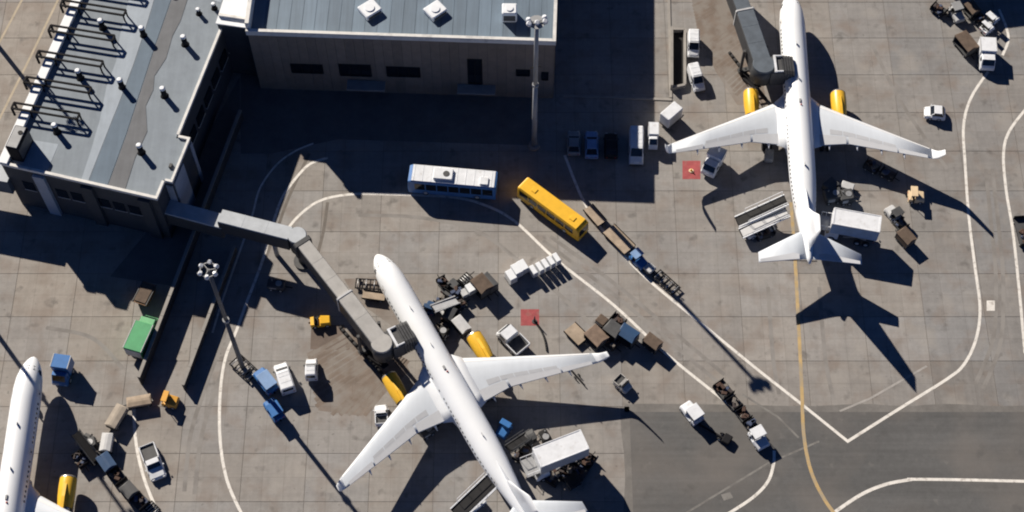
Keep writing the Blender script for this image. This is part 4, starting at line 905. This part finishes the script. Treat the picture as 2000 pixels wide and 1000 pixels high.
# blue tractor with long dollies on the upper painted line
cart('open frame dolly at the upper end of the line behind the yellow bus', (1148,404), (1176,436), kind='flat', W=1.5)
cart('long flat brown dolly behind the blue tractor', (1188,446), (1230,488), M_tan, 'flat', 2.0)
tractor('blue tractor between the flat dolly and the ladder dolly', (1236,494), (1260,518), M_blue, mat('pale_blue_paint',(0.22,0.34,0.55),0.35))
cart('short pale dolly in front of the blue tractor', (1262,516), (1276,528), kind='box', roofm=M_lgrey, H=.95, W=1.2)
cart('ladder-frame dolly at the lower end of the blue tractor train', (1282,532), (1322,568), kind='ladder', W=1.5)
# --- rear of the central aircraft
catering_truck('white high-lift catering truck at the rear right of the central aircraft', (1143,857), (1048,894), 5.2, W=2.6)
tractor('blue tractor under the rear fuselage shadow', (992,826), (976,850), M_blue, M_blue)
belt_loader('dark belt loader at the rear hold of the central aircraft', (1040,842), (992,884), M_dgrey, 1.0, 2.6)
lift('small black power unit between wing shadow and catering truck', (1064,852), radians(-60), M_black, 1.0, 1.5, 1.1)
for i, (a, b, lab) in enumerate((((1126,934),(1148,900),'bag cart at the right end in the catering truck shadow'), ((1100,940),(1122,906),'bag cart in the middle of the catering truck shadow'), ((1074,946),(1096,914),'bag cart at the left end in the catering truck shadow'))):
    cart(lab, a, b, kind='bags', seed=20+i, group='bag carts in the catering truck shadow')
belt_loader('dark stair-like loader with white rails at the left rear of the central aircraft', (890,1004), (962,950), M_vwhite, 1.0, 3.4, 2.0)
car('small white pickup in front of the left wing of the central aircraft', (745,826), (743,786), M_vwhite, pickup=True, W=1.6)
lift('dark power unit behind the left wing of the central aircraft', (834,842), radians(35), M_dgrey, 1.2, 1.8, 1.2)
# --- below the jet bridge
van('white van beside the blue tractors under the light mast', (562,758), (544,702), W=1.8, H=2.1)
van('small white van right of the van under the light mast', (606,732), (606,692), W=1.45, H=2.2)
tractor('blue tractor at the foot of the light mast', (534,762), (503,722), M_blue, mat('pale_blue_paint',(0.22,0.34,0.55),0.35), W=1.7)
tractor('second blue tractor just below the first at the light mast', (546,816), (523,780), M_blue, M_blue, W=1.6)
cart('dark ladder dolly at the foot of the light mast', (458,700), (496,735), kind='ladder', W=1.9)
tractor('low yellow tractor by the brown pavement patch', (606,628), (645,624), M_yellow, None, W=1.3, z=.8)
# --- left side
box_truck('green refuse truck beside the long concrete wall', (257,684), (292,607), M_lgreen, M_green, W=2.3, H=2.8, cabL=1.5)
t = thing('waste_skip', 'round-edged brown waste skip above the green truck', 'skip', (*G2(283,575,1.0),0), radians(70))
MB().loft([[(-1.1,-.7,0.1),(1.1,-.7,0.1),(1.1,.7,0.1),(-1.1,.7,0.1)],[(-1.5,-.9,1.3),(1.5,-.9,1.3),(1.5,.9,1.3),(-1.5,.9,1.3)]]).build('body', mat('rust_brown',(0.24,0.14,0.08),0.8,var=.25), t)
for s in (-1, 1): MB().beam((-1.5,s*.9,1.33),(1.5,s*.9,1.33),.12,.1).build('rim', M_dgrey, t)
MB().box(-1.3,1.3,-.75,.75,1.31,1.45).build('rubbish', M_brown, t)
box_truck('bright blue box truck right of the nose of the leftmost aircraft', (122,692), (108,738), M_blue, M_blue, W=2.1, H=2.9, cabL=1.2)
tractor('orange tug at the end of the short wall', (318,778), (346,784), M_orange, M_orange, W=1.5)
cart('beige flat cart between the orange tug and the curved line', (294,778), (248,786), M_tan, 'canopy', 1.3, 1.1)
cart('beige covered cart second from the orange tug', (238,792), (214,832), mat('beige_cover',(0.36,0.315,0.26),0.8,var=.15), 'canopy', 1.4, 1.4)
cart('grey cart below the beige covered cart', (210,846), (204,880), M_lgrey, 'canopy', 1.3, 1.5)
tg = 'dark baggage train at lower left'
for i, (a, b) in enumerate((((198,888),(216,914)), ((220,920),(238,942)), ((242,946),(260,966)), ((264,970),(284,990)))):
    cart('%s dark cart of the baggage train left of the curved line' % ('uppermost','second','third','lowest')[i], a, b, M_navy if i < 2 else M_dgrey, 'canopy' if i % 2 == 0 else 'bags', 1.6, 1.6, group=tg, seed=30+i)
car('white pickup beside the curved line at lower left', (284,866), (308,930), M_vwhite, pickup=True, W=2.0)
belt_loader('dark belt loader right of the leftmost aircraft', (190,900), (150,850), M_dgrey, .8, 2.2, 1.0)
lift('dark power unit against the belt loader right of the leftmost aircraft', (172,868), radians(20), M_dgrey, 1.3, 2.0, 1.3)
# --- rear of the upper right aircraft
catering_truck('long white catering truck at the right rear of the upper right aircraft', (1721,438), (1627,421), 4.3, W=2.4, side=mat('shade_blue_panel',(0.3,0.42,0.6),0.5), plat=1.3)
belt_loader('white conveyor loader, upper of the pair at the left rear of the upper right aircraft', (1440,430), (1532,404), M_vwhite, 1.0, 3.3, 1.5)
belt_loader('white conveyor loader, lower of the pair at the left rear of the upper right aircraft', (1448,452), (1536,424), M_vwhite, .9, 2.8, 1.4, belt=M_lgrey)
tractor('grey tractor leading carts right of the long catering truck', (1757,428), (1736,402), M_lgrey, M_dgrey)
cart('dark bag cart behind the grey tractor', (1766,446), (1750,424), kind='bags', seed=41)
cart('brown covered cart at the tail of the short train', (1782,472), (1760,448), M_brown, 'canopy', 1.6, 1.6)
tractor('cream tug in the wing shadow of the upper right aircraft', (1775,380), (1806,382), M_cream, M_cream, W=1.6)
lift('dark power unit in the shade behind the upper right aircraft wing, left one', (1626,382), radians(10), M_dgrey, 1.6, 2.2, 1.6)
lift('dark power unit in the shade behind the upper right aircraft wing, right one', (1652,384), radians(10), M_dgrey, 1.6, 1.8, 1.6)
cart('pale flat cart at the edge of the wing shadow', (1644,358), (1668,366), M_lgrey, 'box', 1.1, .9)
cart('dark cart cut off by the right edge of the picture', (1992,425), (2006,480), kind='bags', W=1.7, seed=50)
# --- top right corner
box_truck('white truck at the upper right by the curved white line', (1930,72), (1934,122), W=2.1, H=2.4, cabL=1.7)
tractor('white tug just above the white truck at upper right', (1920,58), (1938,46), M_vwhite, M_vwhite)
tractor('white tug nearest the top right corner', (1928,42), (1948,28), M_vwhite, M_vwhite)
cart('dark flat cart leftmost of the carts at upper right', (1822,10), (1846,26), kind='bags', W=1.5, seed=61)
tractor('grey tractor between the carts at upper right', (1862,10), (1878,38), M_lgrey, M_grey)
cart('brown covered cart near the top edge at upper right', (1892,4), (1908,24), M_brown, 'canopy', 1.5, 1.6)
cart('dark brown covered cart left of the white truck at upper right', (1876,64), (1902,96), M_brown, 'canopy', 1.9, 1.8)
cart('dark bag cart behind the two white tugs at upper right', (1906,30), (1922,44), kind='bags', W=1.4, seed=63)

# --- more equipment round the stands
cart('low dark dolly lying left of the nose of the central aircraft', (694,552), (752,556), kind='ladder', W=1.4)
cart('brown flat cart left of the nose of the central aircraft, below the low dolly', (708,574), (752,580), M_brown, 'flat', 1.2)
lift('dark electrical cabinet at the foot of the jet bridge rotunda', (540,556), radians(-8), M_dgrey, 1.1, 2.2, 1.3)
cart('dark bag cart just left of the grey container', (872,562), (860,544), kind='bags', W=1.3, seed=71)
cart('dark covered cart behind the dark brown covered cart', (944,536), (966,560), M_dgrey, 'canopy', 1.3, 1.9)
cart('bag cart touching the rear of the front belt loader', (888,604), (908,590), kind='bags', W=1.2, seed=73)
cart('brown bag cart above the navy covered cart by the painted line', (1196,618), (1218,634), M_brown, 'bags', 1.4, 1.5, seed=74)
cart('dark cart between the tan-topped cart and the wing tip', (1182,660), (1204,678), kind='bags', W=1.4, seed=75)
cart('bag cart beside the rear belt loader of the central aircraft', (1008,900), (1030,870), kind='bags', W=1.2, seed=76)
cart('bag cart behind the catering truck box, under its tail end', (1140,912), (1156,890), kind='bags', W=1.3, seed=77)
lift('small power unit under the left wing root of the upper right aircraft', (1502,305), radians(80), M_grey, 1.2, 1.8, 1.1)
cart('dark bag cart under the right wing shadow of the upper right aircraft', (1690,318), (1716,332), kind='bags', W=1.4, seed=78)
cart('dark bag cart in the same wing shadow, nearer the wing tip', (1722,332), (1748,346), kind='bags', W=1.4, seed=79)
cart('dark bag cart hugging the leftmost aircraft fuselage shadow', (150,886), (166,910), kind='bags', W=1.4, seed=80)
tractor('dark tractor above the baggage train at lower left', (176,848), (160,872), M_dgrey, None)

cart('dark bag cart squeezed between the front belt loader and the dark tractor', (852,596), (872,580), kind='bags', W=1.1, seed=81)
cart('dark covered cart close to the fuselage ahead of the right wing root', (872,622), (884,600), M_dgrey, 'canopy', 1.3, 1.5)
lift('black power unit between the front bag carts and the right wing root', (864,652), radians(60), M_black, 1.3, 1.7, 1.2)
cart('dark low dolly lying above the dark brown covered cart', (900,552), (918,536), kind='ladder', W=1.2)
cart('dark covered cart right of the rear belt loader', (1022,858), (1044,846), M_dgrey, 'canopy', 1.3, 1.5)
cart('dark dolly beneath the platform of the rear catering truck', (1036,926), (1060,914), kind='bags', W=1.3, seed=83)
cart('black covered cart lower right of the catering truck shadow carts', (1108,944), (1130,930), M_black, 'canopy', 1.4, 1.4)
cart('dark bag cart between the conveyor loaders and the tail of the upper right aircraft', (1476,462), (1510,450), kind='bags', W=1.3, seed=84)
cart('dark covered cart under the right wing root shadow of the upper right aircraft', (1614,366), (1632,352), M_dgrey, 'canopy', 1.4, 1.5)
cart('dark bag cart below the belt loader beside the leftmost aircraft', (176,880), (190,902), kind='bags', W=1.3, seed=86)
cart('dark ladder dolly at the tail of the baggage train at lower left', (288,984), (306,1002), kind='ladder', W=1.3)
